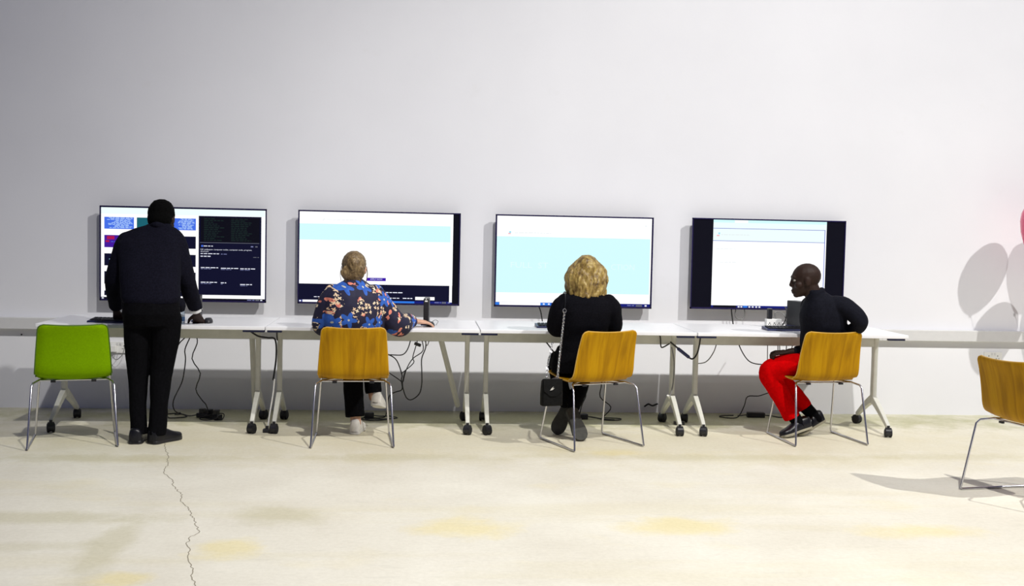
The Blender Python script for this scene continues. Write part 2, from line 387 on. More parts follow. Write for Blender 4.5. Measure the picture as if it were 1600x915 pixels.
# ------------------------------------------------------------------ tables
def castor(parent, x, y, ang):
    """twin-wheel castor, axis turned by ang"""
    b = MB(); ax = V((math.cos(ang), math.sin(ang), 0)); ay = V((-ax.y, ax.x, 0))
    c = V((x, y, .031))
    for s in (-1, 1):
        b.chain([c+ax*s*.006, c+ax*s*.009, c+ax*s*.022, c+ax*s*.026], [.024, .031, .031, .024], 20)
    b.cyl(c-ax*.012, c+ax*.012, .010)
    o = obj('castor', b, m_rubber, parent)
    h = MB()
    h.chain([c-ax*.02+V((0,0,.006)), c+ax*.02+V((0,0,.006))], .0325, 16)
    h.cyl(c+V((0,0,.02)), c+V((0,0,.052)), .010)
    h.box(c+ay*.036+V((0,0,.012)), (.016, .02, .006), Matrix.Rotation(ang, 3, 'Z'))
    obj('castor_hood', h, m_black, o)
def table(x0, x1, label, la, lb, yf=-1.12, d=.76, brace=None):
    cx = (x0+x1)/2; yc = -.72
    t = thing('folding_table', label, 'table', (cx, yc, 0), 0, 'white folding tables along the wall')
    b = MB(); b.box((0, yf+d/2-yc, .7275), (x1-x0, d, .025)); obj('tabletop', b, m_top, t, bevel=.004, smooth=False)
    b = MB(); b.box(((la+lb)/2-cx, 0, .6665), (lb-la, .05, .093)); b.box(((la+lb)/2-cx, .0, .7125), (lb-la+.02, .07, .004)); obj('beam', b, m_frame, t, bevel=.003, smooth=False)
    for s, lx in ((-1, la), (1, lb)):
        X = lx-cx
        b = MB(); b.loft([((X, 0, .20), .017, .028), ((X, 0, .55), .017, .026), ((X, 0, .64), .018, .030), ((X, 0, .713), .022, .045)], 16, p=5)
        o = obj('leg', b, m_frame, t, smooth=True)
        for name, ye in (('foot_arm', -.29), ('foot_arm', .29)):
            b = MB()
            rs = []
            for k in range(7):
                u = k/6; y = ye*u; z = .235-.165*u**1.15; hh = .032-.015*u; wd = .018-.004*u
                rs.append([V((X+wd*sx, y, z+hh*sz)) for sx, sz in ((-1,-1),(1,-1),(1,1),(-1,1))])
            b.rings(rs); obj('foot_arm', b, m_frame, t, bevel=.004, smooth=False)
        castor(t, X, -.29, random.uniform(-.5, .5)); castor(t, X, .29, random.uniform(-.9, .9))
        b = MB(); xe = (x0+.005 if s < 0 else x1-.005)-cx
        xi = X+(.055 if s < 0 else -.055); b.box(((xe+xi)/2, yf+.055-yc, .706), (abs(xe-xi), .03, .018)); obj('flip_handle', b, m_bluebl, t, bevel=.003, smooth=False)
        b = MB(); b.box((X-s*.085, 0, .703), (.06, .09, .02)); b.cyl((X-s*.12, -.05, .7), (X-s*.06, -.05, .7), .011); obj('hinge_bracket', b, m_frame, t, smooth=False)
    if brace:
        b = MB(); p0, p1 = V(brace[0])-V((cx, yc, 0)), V(brace[1])-V((cx, yc, 0)); b.chain([p0, p1], .021, 4); obj('swing_brace', b, m_frame, t, smooth=False, bevel=.003)
    return t
T1 = table(-2.80, -1.312, 'white folding table that the person in the dark suit leans on', -2.735, -1.408, brace=((-1.462, -.66, .66), (-1.462, -.50, .12)))
T2 = table(-1.306, .128, 'white folding table where the person in the floral blouse sits', -1.258, .062, brace=((-.130, -.66, .64), (.012, -.46, .11)))
T3 = table(.134, 1.628, 'white folding table where the blond person sits', .198, 1.553)
T4 = table(1.634, 3.135, 'white folding table where the person in red trousers sits', 1.722, 3.062)

# ------------------------------------------------------------------ televisions
TW, TH = 1.23, .71
WHT = emit('screen_white', (1.0, 1.0, 1.0), 1.08)
SC = dict(white=WHT, cyan=emit('screen_pale_cyan', (.67, .985, 1.0)), pale=emit('screen_ice', (.88, 1.0, 1.0)), navy=emit('screen_navy', (.0035, .004, .022)),
          black=emit('screen_off_black', (.0022, .0022, .006)), bar=emit('screen_taskbar_blue', (.006, .012, .19)), blue=emit('screen_button_blue', (.03, .20, .78)),
          ind=emit('screen_indigo', (.045, .006, .40)), dgreen=emit('screen_code_green', (.004, .011, .010)), dgr2=emit('screen_code_line', (.009, .022, .019)), grey=emit('screen_grey', (.14, .15, .18)),
          line=emit('screen_line_blue', (.17, .22, .62)), faint=emit('screen_faint', (.80, .86, .88)), txt=emit('screen_text_white', (.85, .88, 1.0), .95), txt2=emit('screen_text_dim', (.20, .22, .42)),
          red=emit('screen_red', (.42, .008, .08)), tblue=emit('screen_thumb_blue', (.06, .16, .80)), tlt=emit('screen_thumb_light', (.45, .65, 1.0)), teal=emit('screen_teal', (.01, .12, .16)), vio=emit('screen_violet', (.06, .01, .32)), ghost=emit('screen_ghost_lettering', (.78, .99, 1.0)), glogo=emit('screen_logo_red', (.95, .45, .5)), gblue=emit('screen_logo_blue', (.35, .75, .9)))
KEYS = list(SC)
def television(cx, z0, label, rects, texts=(), shift=0.):
    t = thing('television', label, 'television', (cx, -.08, z0), 0, 'wall-mounted televisions')
    b = MB(); b.box((0, .018, TH/2), (TW-.012, .028, TH-.012)); b.box((0, .038, TH*.42), (TW*.62, .022, TH*.55)); obj('housing', b, m_black, t, bevel=.004, smooth=False)
    b = MB(); b.box((0, .064, TH*.5), (.42, .03, .30)); obj('wall_bracket', b, m_black, t, smooth=False)
    b = MB(); e = .0085
    b.box((0, .003, TH-e/2), (TW, .016, e)); b.box((0, .003, .007), (TW, .016, .014))
    b.box((-TW/2+e/2, .003, TH/2), (e, .016, TH)); b.box((TW/2-e/2, .003, TH/2), (e, .016, TH)); b.box((0, -.003, .0045), (.05, .008, .009))
    obj('bezel', b, m_bezel, t, smooth=False)
    b = MB()
    for (u0, v0, u1, v1, key, lay) in rects:
        y = .0025-.0003*lay
        P = lambda u, v: V((-TW/2+u*TW, y, TH*(1-v)))
        b.add([P(u0, v1), P(u1, v1), P(u1, v0), P(u0, v0)], [(0,1,2,3)], KEYS.index(key))
    o = bpy.data.objects.new('screen', b_mesh_noflip(b)); C.objects.link(o); o.parent = t
    for k in KEYS: o.data.materials.append(SC[k])
    for (txt, u, v, h, wd, key) in texts:
        cu = bpy.data.curves.new('lettering', 'FONT'); cu.body = txt; cu.size = 1; cu.resolution_u = 2
        tm = bpy.data.objects.new('tmp', cu); C.objects.link(tm); dg = bpy.context.evaluated_depsgraph_get(); dg.update()
        me = bpy.data.meshes.new_from_object(tm.evaluated_get(dg)); bpy.data.objects.remove(tm, do_unlink=True)
        xs = [q.co.x for q in me.vertices]; ys = [q.co.y for q in me.vertices]
        sx = wd*TW/(max(xs)-min(xs)); sy = h*TH/(max(ys)-min(ys))
        for q in me.vertices: q.co = V((-TW/2+u*TW+(q.co.x-min(xs))*sx, -.0012, TH*(1-v)+(q.co.y-min(ys))*sy))
        obj('lettering', me, SC[key], o, smooth=False)
    return t
def b_mesh_noflip(b):
    me = bpy.data.meshes.new('screen'); me.from_pydata([tuple(p) for p in b.v], [], b.f); me.polygons.foreach_set('material_index', b.mi); return me
def words(u0, u1, v, h, key, lay=3, seed=0):
    """a line of illegibly small print as dashes"""
    R = random.Random(seed+int(u0*1000)+int(v*991)); out = []; u = u0
    while u < u1-.004:
        wd = min(R.uniform(.010, .032), u1-u); out.append((u, v-h/2, u+wd, v+h/2, key, lay)); u += wd+.005
    return out
# first screen: image search with a dark preview panel
R1 = [(0, 0, 1, 1, 'black', 0), (.008, .018, .992, .962, 'white', 1), (.008, .018, .99, .085, 'pale', 2)]
cols = [(.027, .203), (.22, .405), (.425, .573)]
rows = [(.118, .243), (.308, .438), (.502, .630), (.690, .822), (.895, .945)]
rr = random.Random(4)
for ri, (v0, v1) in enumerate(rows):
    for ci, (u0, u1) in enumerate(cols):
        R1.append((u0, v0, u1, v1, 'tblue' if (ri == 0 and ci != 1) else ('teal' if (ri == 0) else ('vio' if (ri == 1 and ci == 0) else 'navy')), 2))
        if ri == 0 and ci != 1:
            for k in range(11):
                vv = v0+.006+k*(v1-v0-.014)/10.5
                R1 += words(u0+.012+rr.uniform(0, .06), u1-rr.uniform(.005, .03), vv, .006, 'tlt', 3, k)
        elif ri == 1 and ci == 0:
            R1 += [(u0+.015, v0+.01, u0+.06, v0+.045, 'red', 3), (u0+.008, v0+.055, u0+.03, v0+.075, 'red', 3)]+words(u0+.04, u1-.01, v0+.07, .006, 'tblue')+words(u0+.03, u1-.02, v0+.1, .012, 'ind')
        elif ri in (1, 2): R1 += words(u0+.03, u0+.05+.02*ci, v0+.06, .012, 'gblue' if ri == 2 else 'teal')
R1 += [(.59, .087, .968, .925, 'navy', 2), (.602, .10, .958, .362, 'black', 3)]
for k in range(13):
    vv = .115+k*.019
    R1 += words(.622, .622+rr.uniform(.06, .13), vv, .009, 'dgr2', 4, k)+words(.785, .785+rr.uniform(.08, .15), vv, .009, 'dgr2', 4, k+40)
R1 += [(.598, .366, .956, .371, 'grey', 3), (.606, .396, .617, .414, 'tblue', 3)]+words(.62, .676, .405, .008, 'txt')+[(.905, .398, .92, .41, 'txt2', 3), (.932, .398, .946, .41, 'grey', 3)]
R1 += words(.602, .72, .486, .008, 'txt')+words(.725, .76, .488, .007, 'txt2')+words(.602, .662, .514, .010, 'txt')+words(.92, .955, .517, .006, 'grey')
for u, v, l in ((.604, .634, .105), (.725, .638, .105), (.842, .640, .098), (.604, .790, .105), (.725, .793, .033), (.842, .808, .072)):
    R1 += words(u, u+l, v, .009, 'txt')+words(u, u+l*.6, v+.014, .005, 'txt2')
R1 += [(.012, .968, .024, .98, 'txt', 2)]+words(.885, .93, .974, .008, 'txt2')+[(.935, .967, .958, .981, 'grey', 2), (.965, .969, .977, .98, 'txt', 2)]
television(-2.06, .828, 'wall television showing picture tiles and a dark preview panel', R1,
           [('HD wallpaper: computer codes, computer code, program,', .602, .452, .018, .31, 'txt'), ('developer', .602, .471, .016, .05, 'txt')])
R2 = [(0, 0, 1, 1, 'black', 0), (.008, .015, .954, .785, 'white', 1), (.008, .143, .938, .315, 'cyan', 2), (.008, .785, .954, .957, 'navy', 1), (.936, .785, .953, .965, 'white', 2),
      (.008, .957, .953, .984, 'bar', 1), (.03, .958, .145, .984, 'white', 2), (.424, .712, .541, .746, 'ind', 2), (.725, .910, .845, .944, 'white', 2), (.40, .96, .72, .98, 'blue', 2),
      (.154, .085, .160, .10, 'faint', 2), (.148, .10, .156, .108, 'faint', 2), (.010, .962, .022, .978, 'txt', 2)]
R2 += words(.175, .37, .098, .006, 'faint')+words(.535, .645, .868, .010, 'txt')+words(.55, .632, .928, .008, 'txt')+words(.648, .712, .928, .010, 'txt')+words(.10, .145, .925, .008, 'txt')
R2 += words(.845, .885, .969, .009, 'txt2')+[(.89, .961, .918, .978, 'grey', 2), (.928, .963, .942, .976, 'txt2', 2)]
television(-.594, .828, 'wall television showing a white page with a pale blue strip and dark footer', R2, [('APPLY NOW', .444, .735, .016, .076, 'txt')])
R3 = [(0, 0, 1, 1, 'black', 0), (.010, .015, .990, .95, 'white', 1), (.010, .237, .982, .845, 'cyan', 2), (.010, .95, .99, .985, 'bar', 1), (.034, .951, .292, .985, 'white', 2), (.008, .952, .033, .982, 'blue', 2), (.292, .951, .36, .983, 'blue', 2),
      (.308, .958, .320, .974, 'txt', 3), (.340, .958, .352, .974, 'txt', 3), (.086, .180, .098, .200, 'gblue', 2), (.080, .200, .096, .212, 'glogo', 2)]
R3 += words(.12, .35, .195, .007, 'faint')+words(.845, .89, .968, .009, 'txt2')+[(.90, .96, .94, .978, 'grey', 2), (.957, .96, .97, .977, 'txt', 2), (.945, .09, .958, .1, 'faint', 2)]
television(.904, .828, 'wall television showing a large pale blue page', R3, [('FULL', .10, .575, .062, .135, 'ghost'), ('ST', .272, .577, .062, .065, 'ghost'), ('CTION', .735, .580, .062, .15, 'ghost')])
R4 = [(0, 0, 1, 1, 'black', 0), (.137, .015, .875, .957, 'white', 1), (.137, .015, .875, .06, 'cyan', 2), (.275, .017, .36, .045, 'white', 3), (.137, .045, .875, .105, 'pale', 3), (.137, .106, .868, .112, 'line', 4), (.137, .243, .868, .249, 'line', 4), (.862, .112, .867, .80, 'line', 4),
      (.137, .112, .862, .243, 'pale', 2), (.300, .957, .875, .988, 'bar', 2), (.137, .957, .150, .985, 'bar', 2), (.345, .958, .372, .984, 'blue', 3), (.170, .155, .181, .175, 'gblue', 4), (.160, .182, .178, .195, 'glogo', 4)]
R4 += words(.19, .37, .178, .007, 'faint', 4)+words(.16, .29, .335, .006, 'faint', 4)+words(.16, .29, .480, .006, 'faint', 4)+[(u, .963, u+.012, .979, 'txt', 3) for u in (.31, .328, .38, .402, .425, .446)]
television(2.44, .834, 'wall television showing a narrow white window between black side bars', R4)

# ------------------------------------------------------------------ chairs
PROF = [(.225, .458), (.19, .456), (.12, .448), (.04, .438), (-.04, .430), (-.10, .430), (-.14, .440), (-.166, .462), (-.182, .50), (-.192, .55), (-.202, .60), (-.214, .65), (-.228, .70), (-.242, .74), (-.252, .768)]
def shell_points(thick):
    pts = [V((0, y, z)) for y, z in PROF]; P, _ = catmull(pts, [0]*len(pts), 3); n = len(P)
    NV = 14; front = []; back = []
    L = [0]
    for i in range(1, n): L.append(L[-1]+(P[i]-P[i-1]).length)
    tot = L[-1]
    for i, p in enumerate(P):
        t = (P[min(n-1, i+1)]-P[max(0, i-1)]).normalized(); nn = V((0, -t.z, t.y)).normalized()
        if nn.z < 0 and i < n*.4: nn = -nn
        s = L[i]/tot; hw = .215+.012*math.sin(min(1, s/.55)*PI)
        if s > .5: hw = .228-.026*((s-.5)/.5)**1.3
        rc = .032
        for dist in (tot-L[i], L[i]):
            if dist < rc: hw -= rc*(1-math.sqrt(max(0, 1-(1-dist/rc)**2)))
        nrm = V((0, -t.z, t.y))      # towards the sitter
        if nrm.y*1+nrm.z*1 < 0: nrm = -nrm
        rf = []; rb = []
        for j in range(NV+1):
            u = -1+2*j/NV; wrap = .022*(u*u)*(1 if s > .45 else .35)
            q = p+V((u*hw, 0, 0))+nrm*wrap
            e = math.sqrt(max(0, 1-(max(0, abs(u)-.9)/.1)**2)) if thick > .015 else 1
            rf.append(q+nrm*thick/2*e); rb.append(q-nrm*thick/2*e)
        front.append(rf); back.append(rb)
    return front, back
def shell_mesh(thick, rim=False):
    f, k = shell_points(thick); b = MB(); n = len(f); m = len(f[0])
    if rim:
        loop = [f[i][0].lerp(k[i][0], .5) for i in range(n)]+[f[-1][j].lerp(k[-1][j], .5) for j in range(1, m)]+[f[i][-1].lerp(k[i][-1], .5) for i in range(n-2, -1, -1)]+[f[0][j].lerp(k[0][j], .5) for j in range(m-2, 0, -1)]
        b.chain(loop+[loop[0]], .0045, 6); return b
    vs = [p for r in f for p in r]+[p for r in k for p in r]; o = n*m; fs = []
    for i in range(n-1):
        for j in range(m-1):
            a = i*m+j; fs.append((a, a+1, a+m+1, a+m)); fs.append((o+a, o+a+m, o+a+m+1, o+a+1))
    for i in range(n-1):
        for j in (0, m-1):
            a = i*m+j; fs.append((a, a+m, o+a+m, o+a))
    for j in range(m-1):
        for i in (0, n-1):
            a = i*m+j; fs.append((a, a+1, o+a+1, o+a))
    b.add(vs, fs); return b
def chair(label, loc, rz, green=False):
    t = thing('shell_chair', label, 'chair', (*loc, 0), math.radians(rz), None if green else 'wooden shell chairs on sled frames')
    if green:
        obj('seat_shell', shell_mesh(.026), m_green, t); obj('piping', shell_mesh(.026, True), m_greend, t)
    else:
        obj('seat_shell', shell_mesh(.013), m_wood, t); obj('ply_edge', shell_mesh(.013, True), m_ply, t)
    for s in (-1, 1):
        b = MB(); R = .0068
        path = [(s*.10, -.02, .4215), (s*.20, -.10, .4165), (s*.236, -.165, .405), (s*.242, -.185, .385), (s*.262, -.252, .030), (s*.264, -.256, .012), (s*.263, -.246, .0075),
                (s*.247, .236, .0075), (s*.246, .245, .012), (s*.244, .246, .03), (s*.216, .165, .395), (s*.208, .155, .418), (s*.19, .145, .427), (s*.10, .06, .428)]
        b.chain(path, R, 10); obj('sled_leg', b, m_chrome, t)
    for x_, y_, z_ in ((.20, -.10, .414), (.19, .145, .428)):
        b = MB(); b.cyl((-x_, y_, z_), (x_, y_, z_), .006, seg=10); obj('cross_rail', b, m_chrome, t)
    for s in (-1, 1):
        b = MB(); b.box((s*.12, -.118, .408), (.03, .014, .012)); obj('stacking_pad', b, m_black, t, smooth=False)
    return t
chair('lime green upholstered shell chair standing empty beside the person in the dark suit', (-2.485, -1.335), 15, True)
chair('wooden shell chair under the person in the floral blouse', (-.71, -1.262), 3)
chair('wooden shell chair under the blond person, turned a little, shoulder bag hanging beside it', (.875, -1.277), 22)
chair('wooden shell chair under the person in red trousers', (2.492, -1.105), 6.5)
chair('empty wooden shell chair standing alone away from the tables, turned side-on', (3.10, -2.835), -78)

# ------------------------------------------------------------------ people
def frame(f, u):
    f = V(f).normalized(); u = V(u); u = (u-f*u.dot(f)).normalized(); return f, u, f.cross(u)
def head(B, c, f, u, neck, s=1., nr=.054):
    f, u, r = frame(f, u); c = V(c); A = (r, f, u)
    E = lambda x, y, z, rr: B.ell(c+(r*x+f*y+u*z)*s, tuple(q*s for q in rr), A)
    E(0, -.008, .004, (.074, .096, .088)); E(0, .022, -.055, (.060, .070, .068)); E(0, .045, -.09, (.042, .042, .036)); E(0, .042, -.05, (.054, .046, .058)); E(0, .066, -.108, (.024, .022, .02))
    E(0, .074, .016, (.050, .018, .014)); E(0, .086, -.076, (.024, .014, .0085)); E(0, .083, -.090, (.021, .014, .009))
    B.chain([c+(f*.082+u*.004)*s, c+(f*.094-u*.036)*s], [.010*s, .0150*s], 10, caps=(1, 1))
    for k in (-1, 1):
        E(k*.012, .088, -.042, (.011, .011, .009)); E(k*.045, .05, -.04, (.026, .03, .026))
        E(k*.075, -.006, -.022, (.010, .022, .033))
    B.chain([c+(-f*.022-u*.04)*s, V(neck)], [nr*s, nr*1.06], 16, caps=(1, 1))
def eyes(parent, c, f, u, off, s=1.):
    f, u, r = frame(f, u); c = V(c)
    for k in (-1, 1):
        p = c+(r*k*.031+f*.0725-u*.006)*s
        b = MB(); b.ell(p, (.0125*s, .0105*s, .0085*s), (r, f, u)); o = obj('eye', b, m_eyew, parent, off=off)
        b = MB(); b.ell(p+f*.0078*s, (.0055*s, .0035*s, .0055*s), (r, f, u)); obj('iris', b, m_iris, o, off=off)
def hand(B, wpos, d, n, thumb, curl=.5, s=1.):
    """n points out of the back of the hand; thumb is the side vector"""
    w_ = V(wpos); d = V(d).normalized(); n = V(n); n = (n-d*n.dot(d)).normalized(); l = d.cross(n)
    if l.dot(V(thumb)) < 0: l = -l
    rs = []
    for t, hw, hh in ((-.01, .024, .019), (.02, .030, .017), (.055, .039, .015), (.085, .041, .013), (.095, .036, .010)):
        c = w_+d*t*s; rs.append([c+l*math.cos(2*PI*j/14)*hw*s+n*math.sin(2*PI*j/14)*hh*s for j in range(14)])
    B.rings(rs)
    for x, ln, fan in ((.032, .072, .16), (.011, .080, .05), (-.011, .075, -.06), (-.032, .060, -.17)):
        p = w_+(d*.083+l*x)*s; dirv = (d+l*fan).normalized(); pts = [p]; a = curl*.35
        for k, fr in enumerate((.45, .30, .25)):
            q = dirv*math.cos(a)-n*math.sin(a); pts.append(pts[-1]+q*ln*fr*s); a += curl*.75
        B.chain(pts, [.0098*s, .0090*s, .0082*s, .0070*s], 10, caps=(1, 1))
    p = w_+(d*.028+l*.026)*s; q1 = (d*.62+l*.72-n*.25).normalized(); q2 = (d*.9+l*.32-n*.35).normalized()
    B.chain([p, p+q1*.040*s, p+q1*.040*s+q2*.030*s], [.014*s, .0105*s, .0085*s], 10, caps=(1, 1))
def shoe(parent, heel, toe, u, mu, ms, off, width=.044, h=.085, sole=.022, slim=1.0):
    heel = V(heel); toe = V(toe); a = (toe-heel); Ln = a.length; a.normalize(); u = V(u); u = (u-a*u.dot(a)).normalized(); r = a.cross(u)
    half = [(0, .42), (.035, .70), (.12, .82), (.28, .78), (.45, .80), (.62, .95), (.75, 1.), (.86, .92), (.94, .70), (.985, .40), (1.0, .12)]
    B = MB(); rs = []
    prof = [.80, .93, 1.0, 1.0, .86, .62, .48, .42, .36, .30, .24]
    for (t, wv), hh in zip(half, prof):
        c = heel+a*Ln*t+u*sole*.7; ring = []
        for j in range(18):
            ph = 2*PI*j/18; cc, ss = math.cos(ph), math.sin(ph); x = math.copysign(abs(cc)**.62, cc)*width*wv*.96*slim; z = math.copysign(abs(ss)**.62, ss)
            ring.append(c+r*x+u*(hh*h*z if z > 0 else .006*z))
        rs.append(ring)
    B.rings(rs); o = obj('shoe', B, mu, parent, off=off)
    S_ = MB(); poly = [(t*Ln, wv*width) for t, wv in half]+[(t*Ln, -wv*width) for t, wv in half[::-1]]
    S_.prism(poly, lambda x, y, z: heel+a*x+r*y+u*z, sole); obj('sole', S_, ms, o, off=off, bevel=.003)
    return o
def limb(B, pts, rad, caps=(1, 1), sm=5, seg=16): B.chain(pts, rad, seg, smooth=sm, caps=caps)

# --- person in the dark suit, standing and leaning on the first table
base = V((-2.02, -1.35, 0))
P1 = thing('person', 'person in dark navy suit standing, leaning on the table beside the green chair', 'person', base)
B = MB()
hc = (-1.995, -1.085, 1.458); hf = (.03, 1, -.38); hu = (0, .38, 1)
head(B, hc, hf, hu, (-1.99, -1.15, 1.34), 1.04, .064)
B.loft([((-1.99, -1.37, .84), .14, .09), ((-1.99, -1.34, 1.0), .13, .085), ((-2.02, -1.24, 1.2), .155, .085), ((-2.03, -1.17, 1.30), .14, .07), ((-2.0, -1.14, 1.345), .06, .05)])
for sh, el, wr, th in (((-2.20, -1.18, 1.285), (-2.268, -1.20, 1.03), (-2.30, -1.04, .835), (1, 0, 0)), ((-1.855, -1.18, 1.285), (-1.802, -1.19, 1.03), (-1.778, -1.03, .828), (-1, 0, 0))):
    limb(B, [sh, el, wr], [.042, .036, .026])
    hand(B, V(wr)+V((0, .012, -.02)), (0.0, .62, -.42), (0, .5, .9), th, .35)
for hp, kn, an in (((-2.075, -1.37, .82), (-2.072, -1.345, .46), (-2.076, -1.355, .09)), ((-1.90, -1.37, .82), (-1.925, -1.355, .46), (-1.958, -1.375, .09))):
    limb(B, [hp, kn, an], [.07, .048, .032])
organic('body', B, m_dskin, P1, .0055, 2, base); eyes(P1, hc, hf, hu, base)
B = MB(); f, u, r = frame(hf, hu); c = V(hc)
B.ell(c-f*.014+u*.016, (.088, .104, .094), (r, f, u)); B.ell(c-f*.046-u*.03, (.080, .070, .08), (r, f, u)); B.ell(c+u*.056-f*.01, (.076, .088, .056), (r, f, u))
organic('hair', B, m_dhair, P1, .006, 3, base, .0025, 60)
B = MB()   # jacket
B.loft([((-1.992, -1.385, .905), .172, .125), ((-1.992, -1.385, .935), .184, .132), ((-2.0, -1.36, 1.02), .186, .130), ((-2.015, -1.31, 1.12), .192, .128), ((-2.03, -1.25, 1.21), .208, .122), ((-2.035, -1.205, 1.29), .212, .110), ((-2.025, -1.175, 1.345), .165, .092), ((-2.0, -1.155, 1.385), .088, .078), ((-1.995, -1.145, 1.41), .074, .070)], 32)
B.chain([(-2.195, -1.195, 1.295), (-2.11, -1.185, 1.328), (-2.0, -1.175, 1.352), (-1.91, -1.18, 1.328), (-1.865, -1.19, 1.29)], [.058, .060, .064, .060, .056], 14, smooth=4, caps=(1, 1))
limb(B, [(-2.185, -1.19, 1.30), (-2.215, -1.20, 1.25), (-2.265, -1.21, 1.04), (-2.292, -1.07, .88), (-2.295, -1.055, .862)], [.056, .060, .058, .050, .049], (1, 0))
limb(B, [(-1.88, -1.19, 1.30), (-1.853, -1.20, 1.25), (-1.806, -1.20, 1.04), (-1.783, -1.06, .872), (-1.781, -1.045, .85)], [.056, .058, .056, .050, .050], (1, 0))
# tails hanging at the sides as the back lifts, and the lifted back hem
B.loft([((-2.14, -1.30, .92), .05, .11), ((-2.155, -1.25, .86), .045, .09), ((-2.17, -1.20, .80), .03, .06), ((-2.178, -1.17, .735), .012, .02)], 16)
B.loft([((-1.86, -1.30, .93), .05, .11), ((-1.845, -1.26, .88), .04, .09), ((-1.84, -1.22, .84), .02, .05)], 16)
organic('jacket', B, m_jacket, P1, .007, 4, base, .006, 8, (1, 1, .8))
B = MB(); B.chain([(-2.06, -1.175, 1.385), (-1.995, -1.225, 1.405), (-1.93, -1.175, 1.385)], [.012, .016, .012], 10, smooth=4, caps=(1, 1), flat=1.3); organic('collar', B, m_jacket, P1, .004, 2, base)
B = MB(); B.chain([(-1.781, -1.047, .855), (-1.7795, -1.035, .837)], [.044, .043], 16); obj('shirt_cuff', B, m_cuff, P1, off=base)
B = MB()   # trousers
B.loft([((-1.988, -1.375, .76), .175, .125), ((-1.988, -1.39, .84), .180, .138), ((-1.99, -1.385, .92), .168, .125), ((-1.992, -1.375, .96), .155, .11)], 28)
limb(B, [(-2.072, -1.375, .80), (-2.075, -1.365, .66), (-2.078, -1.35, .47), (-2.078, -1.352, .25), (-2.076, -1.355, .055)], [.100, .088, .067, .055, .053], (1, 0))
limb(B, [(-1.898, -1.38, .80), (-1.905, -1.37, .66), (-1.93, -1.36, .47), (-1.946, -1.365, .25), (-1.958, -1.372, .055)], [.100, .090, .070, .058, .056], (1, 0))
organic('trousers', B, m_black_cl, P1, .007, 3, base, .006, 9, (1, 1, .6))
shoe(P1, (-2.082, -1.425, 0), (-2.10, -1.155, 0), (0, 0, 1), m_leather, m_black, base, .056, .09)
shoe(P1, (-1.985, -1.42, 0), (-1.85, -1.195, 0), (0, 0, 1), m_leather, m_black, base, .056, .09)

# --- person in the floral blouse
base = V((-.71, -1.25, 0))
P2 = thing('person', 'person in dark floral blouse with pinned-up hair, seated, hand on the table', 'person', base)
B = MB(); hc = (-.717, -1.225, 1.158); hf = (.03, 1, -.06); hu = (0, .06, 1)
head(B, hc, hf, hu, (-.715, -1.27, 1.03), .97, .045)
B.loft([((-.71, -1.25, .50), .15, .10), ((-.712, -1.27, .65), .135, .085), ((-.715, -1.29, .85), .145, .085), ((-.715, -1.29, .97), .14, .07), ((-.715, -1.275, 1.03), .06, .05)])
wr2 = (-.318, -1.008, .782)
limb(B, [(-.865, -1.275, .975), (-.935, -1.25, .76), (-.84, -1.04, .775)], [.040, .034, .024]); hand(B, (-.84, -1.035, .775), (.5, .85, -.1), (0, 0, 1), (1, 0, 0), .4, .95)
limb(B, [(-.56, -1.275, .975), (-.435, -1.215, .765), wr2], [.040, .034, .026]); hand(B, wr2, (.92, .36, -.10), (-.1, -.15, 1), (0, 1, 0), .45, .98)
limb(B, [(-.79, -1.24, .51), (-.745, -.90, .50), (-.706, -.985, .07)], [.06, .046, .036]); limb(B, [(-.64, -1.24, .52), (-.65, -.84, .55), (-.590, -.90, .24)], [.06, .046, .034])
organic('body', B, m_fskin, P2, .0055, 2, base); eyes(P2, hc, hf, hu, base, .97)
B = MB(); f, u, r = frame(hf, hu); c = V(hc)   # hair drawn up and twisted at the back
B.ell(c-f*.012+u*.012, (.082, .101, .090), (r, f, u)); B.ell(c-f*.045-u*.035, (.070, .068, .075), (r, f, u))
tw = []
for k in range(26):
    a = k*.55; rr_ = .052-.0016*k; tw.append(c-f*(.098+.0012*k)+r*(math.cos(a)*rr_*.8+.004)+u*(math.sin(a)*rr_*1.1+.006))
B.chain(tw, .017, 8, caps=(1, 1))
for k in range(-4, 5):
    B.chain([c+r*k*.010-f*.078-u*.10, c+r*k*.017-f*.105-u*.05, c+r*(k*.014+.006)-f*.110-u*.01], [.010, .012, .009], 8, smooth=4, caps=(1, 1))
organic('hair', B, m_bun, P2, .005, 2, base, .0025, 45)
B = MB()
for k, (dx, dy) in enumerate(((-.082, -.02), (.083, -.015), (.079, .01))): B.chain([c+r*dx-f*.01, c+r*(dx*1.08)-u*.05+f*dy, c+r*(dx*1.0)-u*.10+f*dy], .0016, 5, smooth=4)
obj('loose_strand', B, m_bun, P2, off=base)['kind'] = 'stuff'
B = MB()   # blouse
B.loft([((-.71, -1.25, .48), .19, .145), ((-.71, -1.255, .58), .185, .14), ((-.712, -1.28, .70), .188, .135), ((-.714, -1.30, .80), .195, .132), ((-.715, -1.305, .90), .192, .125), ((-.715, -1.30, .97), .182, .112), ((-.715, -1.29, 1.015), .150, .092), ((-.715, -1.28, 1.045), .095, .074), ((-.715, -1.27, 1.072), .054, .058)], 32)
limb(B, [(-.850, -1.29, .975), (-.872, -1.285, .92), (-.910, -1.26, .79), (-.895, -1.17, .755), (-.845, -1.06, .775)], [.062, .074, .076, .072, .045], (1, 1))
limb(B, [(-.575, -1.29, .985), (-.545, -1.28, .93), (-.445, -1.23, .79), (-.415, -1.18, .770), (-.372, -1.09, .777), (-.345, -1.055, .782)], [.060, .072, .078, .080, .066, .045], (1, 1))
organic('blouse', B, m_floral, P2, .007, 4, base, .009, 8, (1, 1, .9))
B = MB(); B.chain([(-.338, -1.045, .7815), (-.330, -1.03, .7815)], [.041, .040], 16); obj('cuff', B, mat('navy_cuff', (.010, .008, .05), .8), P2, off=base)
